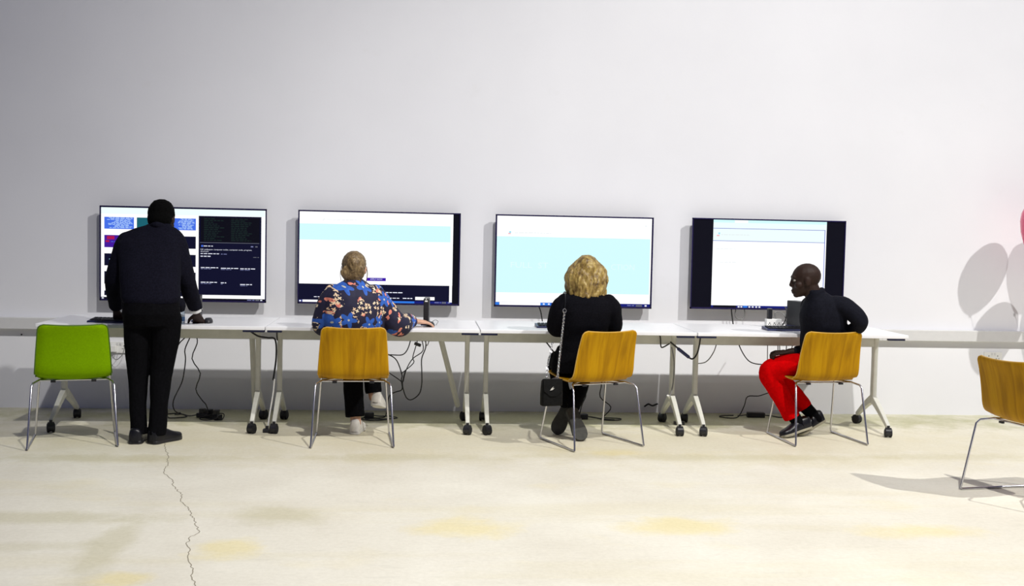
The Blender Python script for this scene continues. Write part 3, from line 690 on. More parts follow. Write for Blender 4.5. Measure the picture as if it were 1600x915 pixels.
B = MB()
B.loft([((-.71, -1.23, .478), .172, .12), ((-.71, -1.23, .56), .172, .125)], 24)
limb(B, [(-.79, -1.22, .525), (-.765, -1.0, .515), (-.742, -.905, .50), (-.735, -.93, .40), (-.712, -.980, .115)], [.078, .076, .070, .068, .066], (1, 0))
limb(B, [(-.64, -1.22, .53), (-.645, -1.0, .55), (-.65, -.86, .545), (-.615, -.87, .44), (-.590, -.90, .268)], [.078, .074, .068, .062, .058], (1, 0))
organic('trousers', B, m_black_cl, P2, .007, 3, base, .004, 9)
shoe(P2, (-.714, -1.035, 0), (-.68, -.79, 0), (0, 0, 1), m_sneak, mat('white_rubber_sole', (.62, .60, .56), .7), base, .046, .088, .026)
shoe(P2, (-.578, -.955, .190), (-.545, -.74, .135), (.05, .22, .95), m_sneak, MATS['white_rubber_sole'], base, .046, .088, .026)

# --- blond person
base = V((.80, -1.28, 0))
P3 = thing('person', 'person in black with wavy blond hair, seated with feet tucked under the chair', 'person', base)
B = MB(); hc = (.825, -1.275, 1.155); hf = (-.05, 1, -.1); hu = (0, .1, 1)
head(B, hc, hf, hu, (.82, -1.31, 1.0), .98, .046)
B.loft([((.79, -1.26, .50), .15, .10), ((.80, -1.28, .65), .13, .085), ((.815, -1.32, .85), .145, .085), ((.82, -1.32, .95), .13, .07), ((.82, -1.31, 1.0), .06, .05)])
limb(B, [(.67, -1.32, .935), (.64, -1.27, .745), (.70, -1.04, .775)], [.040, .034, .024]); hand(B, (.70, -1.035, .775), (.2, .95, -.1), (0, 0, 1), (1, 0, 0), .4, .93)
limb(B, [(.97, -1.32, .935), (1.005, -1.26, .75), (.92, -1.04, .775)], [.040, .034, .024]); hand(B, (.92, -1.035, .775), (-.2, .95, -.1), (0, 0, 1), (-1, 0, 0), .4, .93)
limb(B, [(.71, -1.25, .52), (.685, -.90, .49), (.735, -1.0, .23)], [.06, .046, .03]); limb(B, [(.87, -1.25, .52), (.88, -.88, .50), (.80, -1.08, .20)], [.06, .046, .03])
organic('body', B, m_fskin, P3, .0055, 2, base); eyes(P3, hc, hf, hu, base, .98)
# hair: a full cap and a mass of wavy locks down to the collar
B = MB(); f, u, r = frame(hf, hu); c = V(hc)
B.ell(c-f*.016+u*.012, (.088, .106, .096), (r, f, u)); B.ell(c-f*.030-u*.06, (.104, .080, .10), (r, f, u)); B.ell(c-f*.060-u*.120, (.090, .062, .060), (r, f, u))
R_ = random.Random(11)
for k in range(64):
    a = -2.15+4.3*(k+.5)/64+R_.uniform(-.04, .04)          # around the back from ear to ear
    out = lambda rad, z: c+r*math.sin(a)*rad*1.0-f*math.cos(a)*rad*.86+u*z
    ph = R_.uniform(0, 6.28); amp = R_.uniform(.008, .017); zb = -.165+R_.uniform(-.045, .03)-.022*math.cos(a)
    pts = []
    for q in range(11):
        t = q/10; z = .098+(zb-.098)*t
        rad = .026+.082*math.sin(min(1, t*1.9)*PI/2)+.018*math.sin(t*PI)+.010*math.sin(ph*1.3+t*11)*min(1, t*2)
        rad *= (1 if t < .2 else 1)+.02*math.sin(k*1.7)
        tang = r*math.cos(a)+f*math.sin(a)
        pts.append(out(rad, z)+tang*amp*math.sin(ph+t*13)*min(1, t*3)-f*(.006*math.sin(ph+t*9)+.058*max(0, t-.45)**1.5*max(0, math.cos(a))))
    rads = [.007+.008*math.sin(min(1, .15+q/10)*PI*.8) for q in range(11)]
    B.chain(pts, [x*.9 for x in rads], 8, smooth=2, caps=(1, 1))
organic('hair', B, m_blond, P3, .0045, 1, base, .002, 50)
B = MB()
for k in range(26):
    a = R_.choice((-1, 1))*R_.uniform(1.0, 2.2); p0 = c+r*math.sin(a)*.104-f*math.cos(a)*.09+u*R_.uniform(-.06, .02)
    p1 = p0+r*math.sin(a)*R_.uniform(.008, .02)-u*.06; p2 = p1+r*math.sin(a)*R_.uniform(-.012, .012)-u*R_.uniform(.03, .07); B.chain([p0, p1, p2], .0013, 5, smooth=4)
obj('loose_strand', B, m_blond, P3, off=base)['kind'] = 'stuff'
B = MB()   # knitted top
B.loft([((.795, -1.27, .60), .148, .118), ((.805, -1.29, .70), .142, .115), ((.812, -1.32, .80), .165, .122), ((.818, -1.335, .89), .180, .118), ((.82, -1.335, .95), .170, .105), ((.822, -1.325, .995), .12, .085), ((.822, -1.315, 1.03), .062, .062)], 30)
limb(B, [(.675, -1.335, .945), (.65, -1.325, .90), (.635, -1.28, .79), (.655, -1.19, .765), (.695, -1.06, .78)], [.062, .072, .070, .062, .042], (1, 1))
limb(B, [(.965, -1.335, .945), (.99, -1.325, .90), (1.008, -1.275, .79), (.98, -1.18, .765), (.925, -1.06, .78)], [.062, .072, .068, .062, .042], (1, 1))
organic('knit_top', B, m_knit, P3, .007, 4, base, .005, 9)
B = MB()   # black trousers, thighs on the seat, shins folded back
B.loft([((.785, -1.26, .474), .178, .125), ((.79, -1.265, .56), .180, .13), ((.795, -1.27, .65), .150, .115)], 26)
limb(B, [(.71, -1.25, .53), (.69, -1.05, .52), (.685, -.92, .50), (.70, -.945, .38), (.738, -1.0, .235)], [.086, .076, .068, .060, .048], (1, 1))
limb(B, [(.87, -1.24, .53), (.875, -1.05, .525), (.88, -.90, .505), (.855, -.97, .37), (.79, -1.075, .215)], [.088, .084, .072, .060, .048], (1, 1))
organic('trousers', B, m_black_cl, P3, .007, 3, base, .004, 9)
shoe(P3, (.778, -.955, .235), (.672, -1.01, .012), (.35, .85, .1), m_suede, m_sole, base, .053, .07, .022)
shoe(P3, (.766, -1.12, .215), (.833, -1.245, .012), (-.2, .85, .1), m_suede, m_sole, base, .053, .07, .022)

# --- person in red trousers, sitting sideways
base = V((2.45, -1.1, 0))
P4 = thing('person', 'bald person in black shirt and red trousers seated sideways, turning to a screen', 'person', base)
B = MB(); hc = (2.345, -1.20, 1.132); hf = (-1, .16, -.14); hu = (-.14, 0, 1)
head(B, hc, hf, hu, (2.425, -1.21, .985), 1.0, .056)
f, u, r = frame(hf, hu); B.ell(V(hc)-f*.016+u*.012, (.078, .098, .088), (r, f, u))
B.loft([((2.50, -1.13, .50), .14, .11), ((2.50, -1.15, .65), .13, .09), ((2.49, -1.18, .82), .14, .09), ((2.46, -1.20, .93), .12, .08), ((2.43, -1.205, .98), .06, .05)])
limb(B, [(2.57, -1.26, .935), (2.69, -1.32, .86), (2.665, -1.25, .785)], [.042, .036, .028]); hand(B, (2.65, -1.23, .765), (-.75, .35, -.45), (.5, -.2, .7), (0, 1, 0), .4)
limb(B, [(2.40, -1.12, .92), (2.47, -1.09, .66), (2.31, -1.04, .602)], [.042, .036, .028]); hand(B, (2.305, -1.037, .602), (-1, .12, -.05), (.05, -.2, 1), (0, 1, 0), 1.15)
limb(B, [(2.48, -1.15, .52), (2.18, -1.0, .47), (2.40, -1.0, .12)], [.06, .05, .036]); limb(B, [(2.52, -1.04, .52), (2.25, -.86, .47), (2.54, -.93, .14)], [.06, .05, .036])
organic('body', B, m_dskin, P4, .0055, 2, base); eyes(P4, hc, hf, hu, base)
B = MB()   # shirt
B.loft([((2.505, -1.15, .60), .150, .125), ((2.50, -1.165, .70), .152, .125), ((2.495, -1.185, .80), .158, .125), ((2.487, -1.20, .88), .160, .122), ((2.475, -1.21, .94), .140, .112), ((2.462, -1.214, .985), .112, .10), ((2.44, -1.212, 1.025), .082, .08), ((2.412, -1.21, 1.055), .060, .062)], 30)
limb(B, [(2.545, -1.25, .955), (2.60, -1.28, .945), (2.688, -1.32, .872), (2.697, -1.30, .815), (2.660, -1.25, .775)], [.066, .066, .058, .052, .042], (1, 1))
limb(B, [(2.41, -1.14, .94), (2.43, -1.10, .86), (2.465, -1.09, .67), (2.42, -1.075, .62), (2.34, -1.05, .608)], [.066, .066, .054, .048, .040], (1, 0))
B.chain([(2.36, -1.245, .995), (2.40, -1.278, 1.03), (2.455, -1.262, 1.055), (2.465, -1.20, 1.06)], .016, 8, smooth=4, caps=(1, 1))
organic('shirt', B, m_shirt, P4, .007, 4, base, .006, 9)
B = MB()   # trousers
B.loft([((2.51, -1.13, .474), .160, .13), ((2.51, -1.14, .56), .160, .135), ((2.505, -1.15, .63), .145, .12)], 26)
limb(B, [(2.47, -1.15, .535), (2.34, -1.09, .52), (2.205, -1.015, .475), (2.192, -1.005, .425), (2.27, -1.0, .30), (2.362, -1.005, .135)], [.088, .085, .080, .078, .066, .060], (1, 0))
limb(B, [(2.52, -1.05, .535), (2.38, -.97, .515), (2.275, -.885, .475), (2.27, -.885, .425), (2.38, -.90, .31), (2.475, -.92, .19)], [.086, .082, .076, .074, .064, .056], (1, 0))
organic('trousers', B, m_red, P4, .007, 3, base, .006, 9)
for pa, pb in (((2.362, -1.005, .155), (2.425, -1.0, .075)), ((2.47, -.92, .21), (2.565, -.93, .115))):
    B = MB(); B.chain([pa, pb], [.048, .040], 14, caps=(0, 1)); obj('sock', B, m_black_cl, P4, off=base)
shoe(P4, (2.505, -.985, .060), (2.265, -1.055, 0), (-.25, 0, 1), m_leather, m_psole, base, .046, .085, .018)
shoe(P4, (2.628, -.91, .098), (2.415, -.99, 0), (-.4, 0, 1), m_leather, m_psole, base, .046, .085, .018)

# ------------------------------------------------------------------ shoulder bag
bb = V((.585, -1.47, .28))
bag = thing('shoulder_bag', 'small black leather shoulder bag hanging on a silver chain beside the wooden chair', 'bag', bb)
rot = Matrix.Rotation(math.radians(12), 3, 'Z')
b = MB(); rs = []
for z, hw, hd in ((0, .066, .022), (.006, .070, .030), (.08, .070, .032), (.16, .066, .026), (.175, .060, .012)):
    rs.append([rot @ V((hw*x, hd*y, z)) for x, y in ((-1,-.7),(-.9,-1),(.9,-1),(1,-.7),(1,.7),(.9,1),(-.9,1),(-1,.7))])
b.rings(rs); obj('pouch', b, m_bag, bag, bevel=.004)
b = MB(); poly = [(-.066, .178), (.066, .178), (.064, .10), (.02, .065), (-.02, .065), (-.064, .10)]
b.prism(poly, lambda x, y, z: rot @ V((x, -.034-z+.012*(y > .15), y)), .005); obj('flap', b, m_bag, bag, bevel=.002)
b = MB(); b.prism([(-.015, .105), (.002, .108), (.016, .122), (.004, .118), (.010, .132), (-.006, .118)], lambda x, y, z: rot @ V((x-.01, -.040-z, y)), .004); obj('clasp', b, m_steel, bag, smooth=False)
b = MB()
for s in (-1, 1): b.chain([rot @ V((s*.036+.012*math.cos(a), -.008, .18+.012*math.sin(a))) for a in [k*PI/5 for k in range(11)]], .0022, 6)
obj('strap_ring', b, m_steel, bag)
def links(path, n, rad):
    P, _ = catmull([V(p) for p in path], [0]*len(path), 12); b = MB(); L = [0]
    for i in range(1, len(P)): L.append(L[-1]+(P[i]-P[i-1]).length)
    for k in range(n):
        d = L[-1]*(k+.5)/n; i = next(j for j in range(1, len(P)) if L[j] >= d); t = (P[i]-P[i-1]).normalized()
        q = P[i-1].lerp(P[i], (d-L[i-1])/(L[i]-L[i-1])); s = t.cross(V((0,1,0)) if k % 2 else V((.5,.6,.2))).normalized(); h = L[-1]/n*.68
        b.chain([q+t*math.cos(a)*h+s*math.sin(a)*rad*2.6 for a in [j*PI/4 for j in range(9)]], rad, 5)
    return b
ch1 = [V((.622, -1.475, .462))-bb, V((.634, -1.468, .60))-bb, V((.652, -1.452, .78))-bb, V((.662, -1.448, .895))-bb]
obj('chain', links(ch1, 38, .0022), m_steel, bag)
ch2 = [V((.552, -1.475, .462))-bb, V((.558, -1.44, .53))-bb, V((.585, -1.37, .62))-bb, V((.60, -1.34, .68))-bb]
obj('chain', links(ch2, 20, .0022), m_steel, bag)
b = MB(); b.chain([V((.662, -1.448, .892))-bb, V((.668, -1.435, .94))-bb, V((.672, -1.405, .99))-bb, V((.675, -1.345, 1.016))-bb, V((.668, -1.27, .985))-bb, V((.645, -1.235, .86))-bb], .007, 8, smooth=5, flat=.5)
obj('shoulder_strap', b, m_leather, bag)
b = MB(); b.chain([V((.662+.011*math.cos(a), -1.452, .90+.013*math.sin(a)))-bb for a in [k*PI/5 for k in range(11)]], .003, 6); obj('strap_ring', b, m_steel, bag)

# ------------------------------------------------------------------ things on the tables
ZT = .7401
def keyboard(loc, rz, label):
    t = thing('keyboard', label, 'keyboard', loc, math.radians(rz), 'black keyboards on the tables')
    b = MB(); b.prism([(-.07, 0), (.07, 0), (.07, .024), (-.062, .012), (-.07, .008)], lambda y, z, x: V((x-.22, y, z)), .44); obj('case', b, m_bluebl, t, bevel=.003, smooth=False)
    b = MB()
    for rw in range(5):
        y = -.048+rw*.0215; z = .0145+(y+.062)*.0915; n = 15 if rw else 9; x = -.205
        for k in range(n):
            wd = .024 if rw or k != 4 else .14
            b.box((x+wd/2, y, z+.002), (wd-.004, .017, .007)); x += wd+.0034*(rw > 0)
    o = obj('keycaps', b, m_black, t, smooth=False); o['kind'] = 'stuff'
    return t
keyboard((-2.285, -.93, ZT), -5, 'black keyboard on the table under the hand of the person in the suit')
keyboard((.755, -.86, ZT), 1, 'black keyboard on the table in front of the blond person')
keyboard((2.41, -.835, ZT), 0, 'black keyboard on the table in front of the bald person')
def mini_pc(loc, rz, w_, d, h, label):
    t = thing('mini_computer', label, 'computer', loc, math.radians(rz), 'upright mini computers')
    b = MB(); b.box((0, 0, .012+h/2), (w_, d, h)); obj('case', b, m_black, t, bevel=.005, smooth=False)
    b = MB(); b.box((0, 0, .006), (w_*1.9, d*.8, .012)); b.box((0, 0, .016), (w_*1.2, d*.9, .012)); obj('stand', b, m_bluebl, t, bevel=.002, smooth=False)
    b = MB(); b.box((0, -d/2-.001, .03+h*.80), (w_*.5, .003, .010)); b.cyl((0, -d/2, .03+h*.88), (0, -d/2-.003, .03+h*.88), .004); obj('front_port', b, m_white, t, smooth=False)
    b = MB()
    for k in range(6): b.box((0, -d/2-.0005, .03+h*(.15+.07*k)), (w_*.6, .002, .005))
    obj('vent', b, m_rubber, t, smooth=False)
    return t
mini_pc((-.232, -.80, ZT), -3, .038, .17, .178, 'black upright mini computer by the hand of the person in the floral blouse')
mini_pc((-1.815, -.78, ZT), 4, .038, .17, .170, 'black upright mini computer behind the arm of the person in the suit')
mini_pc((2.492, -.66, ZT), 18, .075, .17, .190, 'wide black upright mini computer behind the keyboard of the bald person')
b = MB(); b.loft([((-.205, -.93, ZT+.004), .030, .05), ((-.205, -.93, ZT+.018), .028, .047), ((-.205, -.925, ZT+.032), .018, .032)], 18); t = single('computer_mouse', b, m_black, 'black computer mouse beside the hand of the person in the floral blouse', 'mouse', (-.205, -.93, ZT))
b = MB(); b.loft([((-1.722, -.90, ZT+.004), .030, .05), ((-1.722, -.90, ZT+.020), .028, .047), ((-1.722, -.895, ZT+.034), .018, .032)], 18); single('computer_mouse', b, m_black, 'black computer mouse beside the hand of the person in the suit', 'mouse', (-1.722, -.90, ZT))
# water bottle
bl = V((-1.886, -.985, ZT)); t = thing('water_bottle', 'small clear plastic water bottle standing by the person in the suit', 'bottle', bl)
def lathe(prof, seg=20):
    b = MB(); b.rings([[V((r*math.cos(2*PI*j/seg), r*math.sin(2*PI*j/seg), z)) for j in range(seg)] for r, z in prof]); return b
obj('body', lathe([(.020, 0), (.024, .004), (.024, .03), (.0225, .035), (.024, .04), (.024, .085), (.020, .10), (.010, .118), (.010, .124)]), m_pet, t)
obj('label_band', lathe([(.0246, .018), (.0246, .048)]), m_blabel, t); obj('cap', lathe([(.0115, .122), (.0115, .136), (.010, .138)]), m_white, t)
# power box on the last table
t = thing('power_strip', 'white power strip standing at the back of the table below the side-barred screen', 'power strip', (2.345, -.55, ZT))
b = MB(); b.box((0, 0, .03), (.118, .05, .058)); obj('case', b, m_white, t, bevel=.004, smooth=False)
b = MB()
for x in (-.035, 0, .035): b.box((x, -.0255, .03), (.006, .003, .010)); b.box((x-.008, -.0255, .02), (.004, .003, .007)); b.box((x+.008, -.0255, .02), (.004, .003, .007))
obj('socket_slot', b, m_black, t, smooth=False)
b = MB(); b.box((-.03, 0, .098), (.030, .045, .078)); obj('plug_adapter', b, m_black, t, bevel=.004, smooth=False)

# ------------------------------------------------------------------ cables
def cable(pts, label, r=.0042, m=None, sm=6, name='power_cable', group=None):
    pts = [V(p) for p in pts]; lo = min(pts, key=lambda p: p.z); b = MB(); b.chain(pts, r, 8, smooth=sm, caps=(1, 1))
    return single(name, b, m or m_cable, label, 'cable', lo, group)
cable([(-1.915, -.66, .66), (-1.922, -.6, .627), (-1.975, -.6, .571), (-2.002, -.6, .525), (-2.042, -.6, .456), (-2.063, -.58, .365), (-2.09, -.5, .2), (-2.10, -.42, .02), (-2.16, -.3, .006), (-2.05, -.22, .006)], 'black cable hanging under the table behind the legs of the person in the suit')
cable([(-1.898, -.66, .66), (-1.9, -.6, .623), (-1.939, -.6, .526), (-1.935, -.6, .458), (-1.943, -.6, .375), (-1.965, -.58, .283), (-2.04, -.50, .14), (-2.05, -.40, .05), (-2.0, -.33, .01), (-1.97, -.40, .006), (-2.07, -.45, .006), (-2.10, -.40, .006)], 'black kinked cable beside the legs of the person in the suit', sm=4)
cable([(-1.868, -.64, .66), (-1.869, -.56, .618), (-1.864, -.55, .563), (-1.9, -.55, .452), (-1.841, -.55, .347), (-1.876, -.53, .231), (-1.84, -.50, .15), (-1.813, -.48, .11), (-1.80, -.46, .045), (-1.83, -.45, .022)], 'black zigzag cable hanging down to the black power strip on the floor', sm=3)
t = thing('floor_power_strip', 'black power strip with a tangle of plugs on the floor under the table of the person in the suit', 'power strip', (-1.80, -.42, 0), math.radians(-28))
b = MB(); b.box((0, 0, .018), (.20, .05, .034)); obj('case', b, m_black, t, bevel=.004, smooth=False)
for k, (x, a) in enumerate(((-.06, .2), (0, -.3), (.065, .4))):
    b = MB(); b.box((x, 0, .052), (.038, .045, .034), Matrix.Rotation(a, 3, 'Z')); obj('plug', b, m_black, t, bevel=.004, smooth=False)
b = MB(); b.chain([(.07, -.01, .06), (.11, -.05, .02), (.05, -.09, .006), (-.03, -.07, .006), (.02, -.04, .03), (.10, .03, .04), (.13, -.02, .006), (.09, -.06, .006)], .004, 8, smooth=6); obj('lead', b, m_cable, t)
b = MB(); b.chain([(-.10, 0, .02), (-.17, -.01, .006), (-.26, .02, .006), (-.30, -.02, .006)], .004, 8, smooth=6); obj('lead', b, m_cable, t)
cable([(-1.47, -.80, .712), (-1.466, -.80, .69), (-1.403, -.79, .645), (-1.337, -.78, .632), (-1.285, -.78, .62), (-1.275, -.79, .50), (-1.289, -.83, .345)], 'thick black cable strung between the first two tables and hanging down', .0065)
cable([(-1.268, -.80, .62), (-1.265, -.82, .69), (-1.22, -.84, .705), (-1.16, -.85, .708)], 'short black cable hooked under a table corner beside the thick strung cable', .005)
def strip_cable(pts, foot, label):
    t = thing('cable_riser', label, 'cable riser', (foot[0], foot[1], 0), 0, 'white cable risers between the tables')
    o_ = V((foot[0], foot[1], 0)); b = MB(); b.chain([V(p)-o_ for p in pts], .010, 8, smooth=6, flat=.55); obj('sleeve', b, m_white, t)
    b = MB(); b.box((0, 0, .012), (.075, .05, .024)); obj('floor_box', b, m_black, t, bevel=.004, smooth=False); b = MB(); b.box((-.01, 0, .03), (.02, .02, .03)); obj('strain_relief', b, m_black, t, smooth=False)
strip_cable([(-1.277, -.85, .352), (-1.285, -.87, .248), (-1.302, -.92, .10), (-1.308, -.955, .02)], (-1.30, -.965), 'white cable riser dropping to a black floor box between the first two tables')
strip_cable([(1.509, -.80, .255), (1.545, -.72, .215), (1.585, -.64, .15), (1.648, -.555, .02)], (1.655, -.55), 'white cable riser dropping to a black floor box between the last two tables')
cable([(-.330, -.68, .66), (-.337, -.6, .634), (-.363, -.6, .546), (-.404, -.6, .503), (-.496, -.6, .502), (-.56, -.6, .485)], 'black cable curving from the beam to behind the chair near the big cable loop')
cable([(-.56, -.52, .515), (-.498, -.5, .491), (-.442, -.5, .449), (-.403, -.5, .346), (-.407, -.5, .31), (-.401, -.5, .238), (-.448, -.48, .215), (-.495, -.46, .18), (-.512, -.42, .06), (-.54, -.38, .008), (-.66, -.36, .006), (-.70, -.44, .006), (-.60, -.50, .006), (-.50, -.44, .006)], 'black cable bent in steps down to a floor coil beside the white sneakers', sm=4)
t = thing('cable_adapter', 'black power adapter lying on the floor behind the white sneakers', 'adapter', (-.645, -.36, 0), .2)
b = MB(); b.box((0, 0, .022), (.07, .045, .044)); obj('case', b, m_black, t, bevel=.005, smooth=False); b = MB(); b.chain([(.035, 0, .02), (.09, .04, .006), (.17, .03, .006), (.20, -.06, .006), (.08, -.09, .006), (-.04, -.07, .006)], .004, 8, smooth=6); obj('lead', b, m_cable, t)
cable([(-.295, -.66, .66), (-.295, -.55, .60), (-.304, -.55, .564), (-.326, -.55, .48), (-.32, -.55, .438), (-.402, -.53, .362)], 'thin black cable with a plug hanging left of the big cable loop', .0036, sm=4)
b = MB(); b.box((0, 0, 0), (.05, .022, .022), Matrix.Rotation(.35, 3, 'Y')); o = obj_at('inline_plug', b, m_black, (0, 0, 0), bevel=.003); o.location = (-.292, -.55, .575); tag(o, 'small black inline plug hanging on a cable below the table beam', 'plug')
cable([(-.265, -.66, .66), (-.268, -.58, .633), (-.252, -.58, .535), (-.325, -.575, .474), (-.37, -.57, .394), (-.392, -.56, .305)], 'thin black cable crossing over behind the big cable loop', .0036, sm=4)
cable([(-.236, -.67, .66), (-.236, -.62, .62), (-.234, -.62, .559), (-.261, -.62, .479), (-.259, -.62, .387), (-.258, -.62, .294), (-.275, -.62, .224), (-.329, -.62, .181), (-.366, -.62, .195), (-.39, -.615, .255), (-.396, -.61, .306), (-.379, -.60, .385)], 'black cable hanging in one big loop under the table near the swing brace')
cable([(-.205, -.67, .66), (-.208, -.63, .62), (-.225, -.62, .575), (-.245, -.63, .63)], 'short grey cable end curling below the table beam', .0034, m_gcable)
cable([(-.56, -.57, .43), (-.495, -.56, .367), (-.406, -.56, .303), (-.396, -.555, .25)], 'thin black cable slanting down to the cable bundle beside the chair', .0036)
cable([(.60, -.68, .66), (.619, -.7, .633), (.681, -.7, .555), (.70, -.7, .52)], 'short straight black cable under the table of the blond person', .005)
cable([(1.445, -.72, .70), (1.45, -.76, .669), (1.456, -.76, .604), (1.475, -.76, .600), (1.515, -.765, .625)], 'black cable hook beside the table leg behind the blond person', .005, sm=4)
cable([(1.52, -.79, .638), (1.584, -.8, .586), (1.651, -.8, .532), (1.684, -.8, .523), (1.712, -.8, .56), (1.724, -.81, .62), (1.728, -.83, .705)], 'thick black cable looped between the last two tables', .0062)
cable([(1.575, -.803, .592), (1.61, -.806, .565), (1.648, -.806, .536)], 'thick black connector on the cable looped between the last two tables', .012, m_bluebl, name='cable_connector')
cable([(1.528, -.79, .60), (1.538, -.79, .56), (1.55, -.79, .473), (1.545, -.79, .334), (1.524, -.79, .25)], 'grey cable running down the table leg beside the white riser', .005, m_gcable)
cable([(1.92, -.68, .66), (1.917, -.6, .645), (1.886, -.6, .55), (1.831, -.6, .478), (1.754, -.6, .463)], 'grey cable curving from the beam to the table leg by the red trousers', .004, m_gcable)
cable([(2.055, -.68, .66), (2.061, -.6, .645), (2.103, -.6, .552), (2.163, -.6, .482), (2.251, -.6, .463), (2.324, -.6, .474), (2.37, -.6, .52)], 'black cable sagging under the table toward the hand on the red knee')
for i, (pts, lb) in enumerate((([(2.309, -.62, .66), (2.309, -.55, .63), (2.311, -.55, .463)], 'thin straight cable hanging above the hand on the red knee'),
        ([(2.377, -.64, .66), (2.377, -.58, .63), (2.382, -.58, .50)], 'black cable, one of a close pair hanging above the red trousers'),
        ([(2.41, -.60, .66), (2.416, -.5, .63), (2.423, -.5, .49)], 'black cable behind its close neighbour above the red trousers'),
        ([(2.441, -.62, .66), (2.444, -.55, .64), (2.452, -.55, .589), (2.44, -.55, .50)], 'bowed thin cable hanging above the red trousers'),
        ([(2.50, -.64, .655), (2.488, -.6, .638), (2.471, -.6, .581), (2.415, -.6, .545)], 'thin grey cable slanting to the sleeve above the red trousers'))):
    cable(pts, lb, .0034, m_gcable if i in (0, 4) else None)
cable([(2.60, -.25, .21), (2.478, -.25, .216), (2.398, -.28, .201), (2.328, -.3, .184), (2.243, -.3, .178), (2.22, -.3, .11), (2.19, -.28, .03), (2.15, -.27, .006), (2.06, -.22, .006), (2.08, -.16, .006), (2.18, -.14, .006)], 'black cable stepping down to a floor loop beside the black adapter', sm=4)
t = thing('cable_adapter', 'long black power adapter lying on the floor behind the red trousers', 'adapter', (2.345, -.19, 0), math.radians(-6))
b = MB(); b.box((0, 0, .02), (.14, .05, .040)); obj('case', b, m_black, t, bevel=.006, smooth=False); b = MB(); b.chain([(.07, 0, .018), (.13, .02, .01), (.19, -.01, .006), (.27, .02, .006)], .004, 8, smooth=6); b.chain([(-.07, 0, .018), (-.1, .01, .012), (-.14, .0, .008)], .004, 8, smooth=4); obj('lead', b, m_cable, t)
cable([(.94, -.62, .66), (.94, -.55, .45), (.945, -.5, .265), (.958, -.5, .203), (.935, -.48, .136), (.925, -.42, .04), (.95, -.36, .008)], 'black cable hanging behind the black trousers to a floor plug', sm=4)
cable([(1.05, -.62, .66), (1.08, -.5, .42), (1.09, -.4, .276), (1.083, -.4, .179), (1.168, -.38, .102), (1.125, -.36, .03), (1.10, -.38, .006), (1.22, -.40, .006), (1.25, -.33, .006), (1.12, -.30, .006)], 'black kinked cable hanging to a floor coil behind the wooden chair of the blond person', sm=4)
t = thing('cable_plug', 'black plug with a lead on the floor behind the grey shoe soles', 'plug', (.97, -.33, 0), .1)
b = MB(); b.box((0, 0, .02), (.06, .05, .04)); obj('case', b, m_black, t, bevel=.005, smooth=False); b = MB(); b.chain([(.03, 0, .02), (.10, 0, .008), (.15, -.06, .006), (.22, -.08, .006)], .005, 8, smooth=6); obj('lead', b, m_cable, t)
cable([(1.50, -.03, .055), (1.53, -.02, .07), (1.56, -.03, .06), (1.60, -.02, .072)], 'scrap of black cable at the foot of the wall behind the third table', .007)
cable([(2.163, -.06, .86), (2.163, -.06, .82), (2.177, -.065, .72), (2.178, -.07, .70)], 'straight black cable dropping from the side-barred screen', .005)
cable([(2.20, -.06, .85), (2.195, -.06, .787), (2.217, -.06, .757), (2.253, -.06, .758), (2.272, -.06, .789), (2.262, -.06, .85)], 'looped cable below the side-barred screen', .0045, m_gcable)
cable([(.635, -.06, .86), (.639, -.06, .834), (.655, -.06, .79), (.672, -.062, .70)], 'black cable dropping from the large pale blue screen', .0045)
for i, (pts, r, m, lb) in enumerate(((
        [(2.375, -.53, .79), (2.37, -.50, .84), (2.42, -.48, .845), (2.455, -.5, .80), (2.44, -.55, .745)], .0035, m_gcable, 'grey cable arching over the white power strip'),
        ([(2.39, -.52, .748), (2.42, -.54, .76), (2.45, -.52, .80), (2.475, -.45, .86), (2.48, -.40, .88)], .0045, m_cable, 'black cable rising from the table to the side-barred screen'),
        ([(2.36, -.59, .746), (2.40, -.60, .756), (2.43, -.62, .748), (2.46, -.63, .76)], .0035, m_white, 'white cable bundled in front of the white power strip'),
        ([(2.37, -.62, .746), (2.41, -.60, .765), (2.45, -.57, .79), (2.47, -.56, .77)], .0035, m_gcable, 'grey cable tangled beside the white power strip'),
        ([(-.205, -.83, .748), (-.175, -.81, .775), (-.150, -.80, .765), (-.165, -.85, .746)], .0022, m_gcable, 'thin grey cable looping beside the upright mini computer'))):
    cable(pts, lb, r, m)

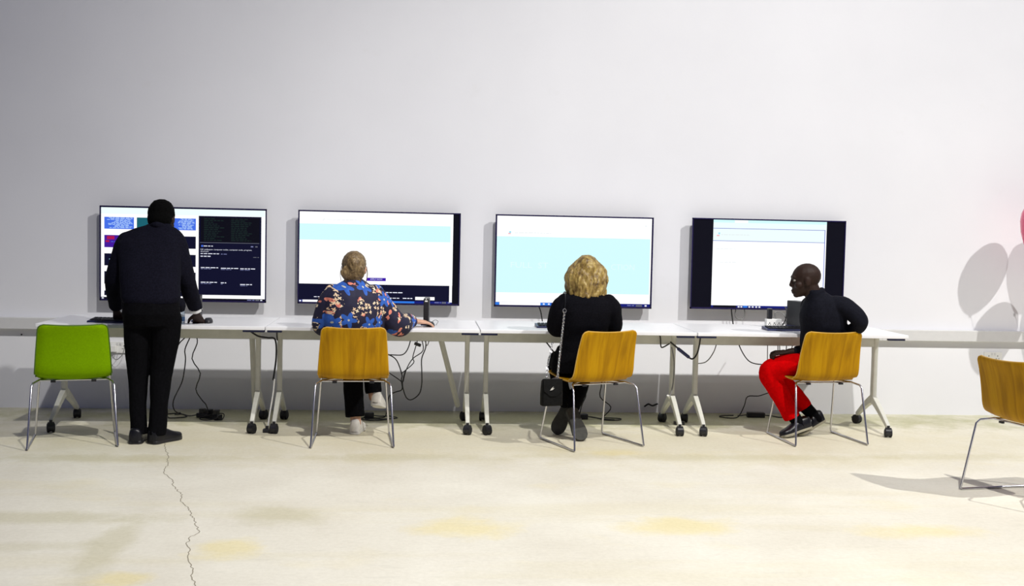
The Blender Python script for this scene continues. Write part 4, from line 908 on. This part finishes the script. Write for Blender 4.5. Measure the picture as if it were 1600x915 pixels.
# ------------------------------------------------------------------ wall sockets
def socket(x, z, label):
    t = thing('wall_socket', label, 'socket', (x, -.006, z), 0, 'double wall sockets')
    b = MB(); b.box((0, 0, 0), (.150, .012, .088)); obj('plate', b, m_white, t, bevel=.003, smooth=False)
    b = MB()
    for s in (-.037, .037):
        b.box((s, -.0065, .012), (.005, .002, .010)); b.box((s-.011, -.0065, -.010), (.008, .002, .004)); b.box((s+.011, -.0065, -.010), (.008, .002, .004))
    obj('pin_slot', b, m_black, t, smooth=False)
    b = MB()
    for s in (-.012, .012): b.box((s, -.0075, .028), (.012, .005, .018))
    obj('rocker_switch', b, m_trunk, t, smooth=False)
socket(4.345, .472, 'white double wall socket behind the empty wooden chair')
socket(-2.55, .468, 'white double wall socket between the green chair and the person in the suit')
t = thing('plug_charger', 'white plug charger with a white lead in the wall socket by the green chair', 'charger', (-2.585, -.03, .46))
b = MB(); b.box((0, 0, 0), (.04, .035, .05)); obj('case', b, m_white, t, bevel=.004, smooth=False)
b = MB(); b.chain([(0, -.015, -.02), (.0, -.02, -.06), (.03, -.025, -.08), (.07, -.02, -.04), (.085, -.02, .02)], .003, 8, smooth=6); obj('lead', b, m_gcable, t)

# ------------------------------------------------------------------ balloons at the side wall end
def balloon(c, s, tilt, m, label):
    base = V(c); t = thing('balloon', label, 'balloon', base, 0, 'party balloons by the wall')
    prof = [(.003, -.245), (.012, -.235), (.035, -.215), (.085, -.15), (.130, -.07), (.158, .01), (.166, .07), (.156, .13), (.120, .19), (.070, .222), (.02, .236), (.002, .238)]
    R = Matrix.Rotation(tilt, 3, 'Y'); b = MB()
    b.rings([[R @ V((r*s*math.cos(2*PI*j/28), r*s*math.sin(2*PI*j/28), z*s)) for j in range(28)] for r, z in prof]); obj('skin', b, m, t)
    b = MB(); b.rings([[R @ V((r*s*math.cos(2*PI*j/12), r*s*math.sin(2*PI*j/12), z*s)) for j in range(12)] for r, z in ((.012, -.262), (.004, -.245), (.010, -.238))]); obj('knot', b, m, t)
    k = R @ V((0, 0, -.25*s)); e = V((4.70, -.40, .05))-base
    b = MB(); b.chain([k, k.lerp(e, .5)+V((.02, 0, 0)), e], .0015, 5, smooth=6); obj('ribbon', b, m_white, t)
balloon((4.475, -.40, 1.52), 1.0, .28, m_pink, 'pink balloon floating highest by the wall behind the empty wooden chair')
balloon((4.60, -.42, 1.08), 1.0, .22, m_ballw, 'pearl balloon floating below the pink one')
b = MB(); b.rings([[V((r*math.cos(2*PI*j/20), r*math.sin(2*PI*j/20), z)) for j in range(20)] for r, z in ((.05, 0), (.06, .01), (.055, .05), (.02, .07))])
o = obj('balloon_weight', b, m_pink); o.location = (4.70, -.40, 0); tag(o, 'round pink weight on the floor holding the balloon ribbons', 'balloon weight')
bpy.context.view_layer.update()
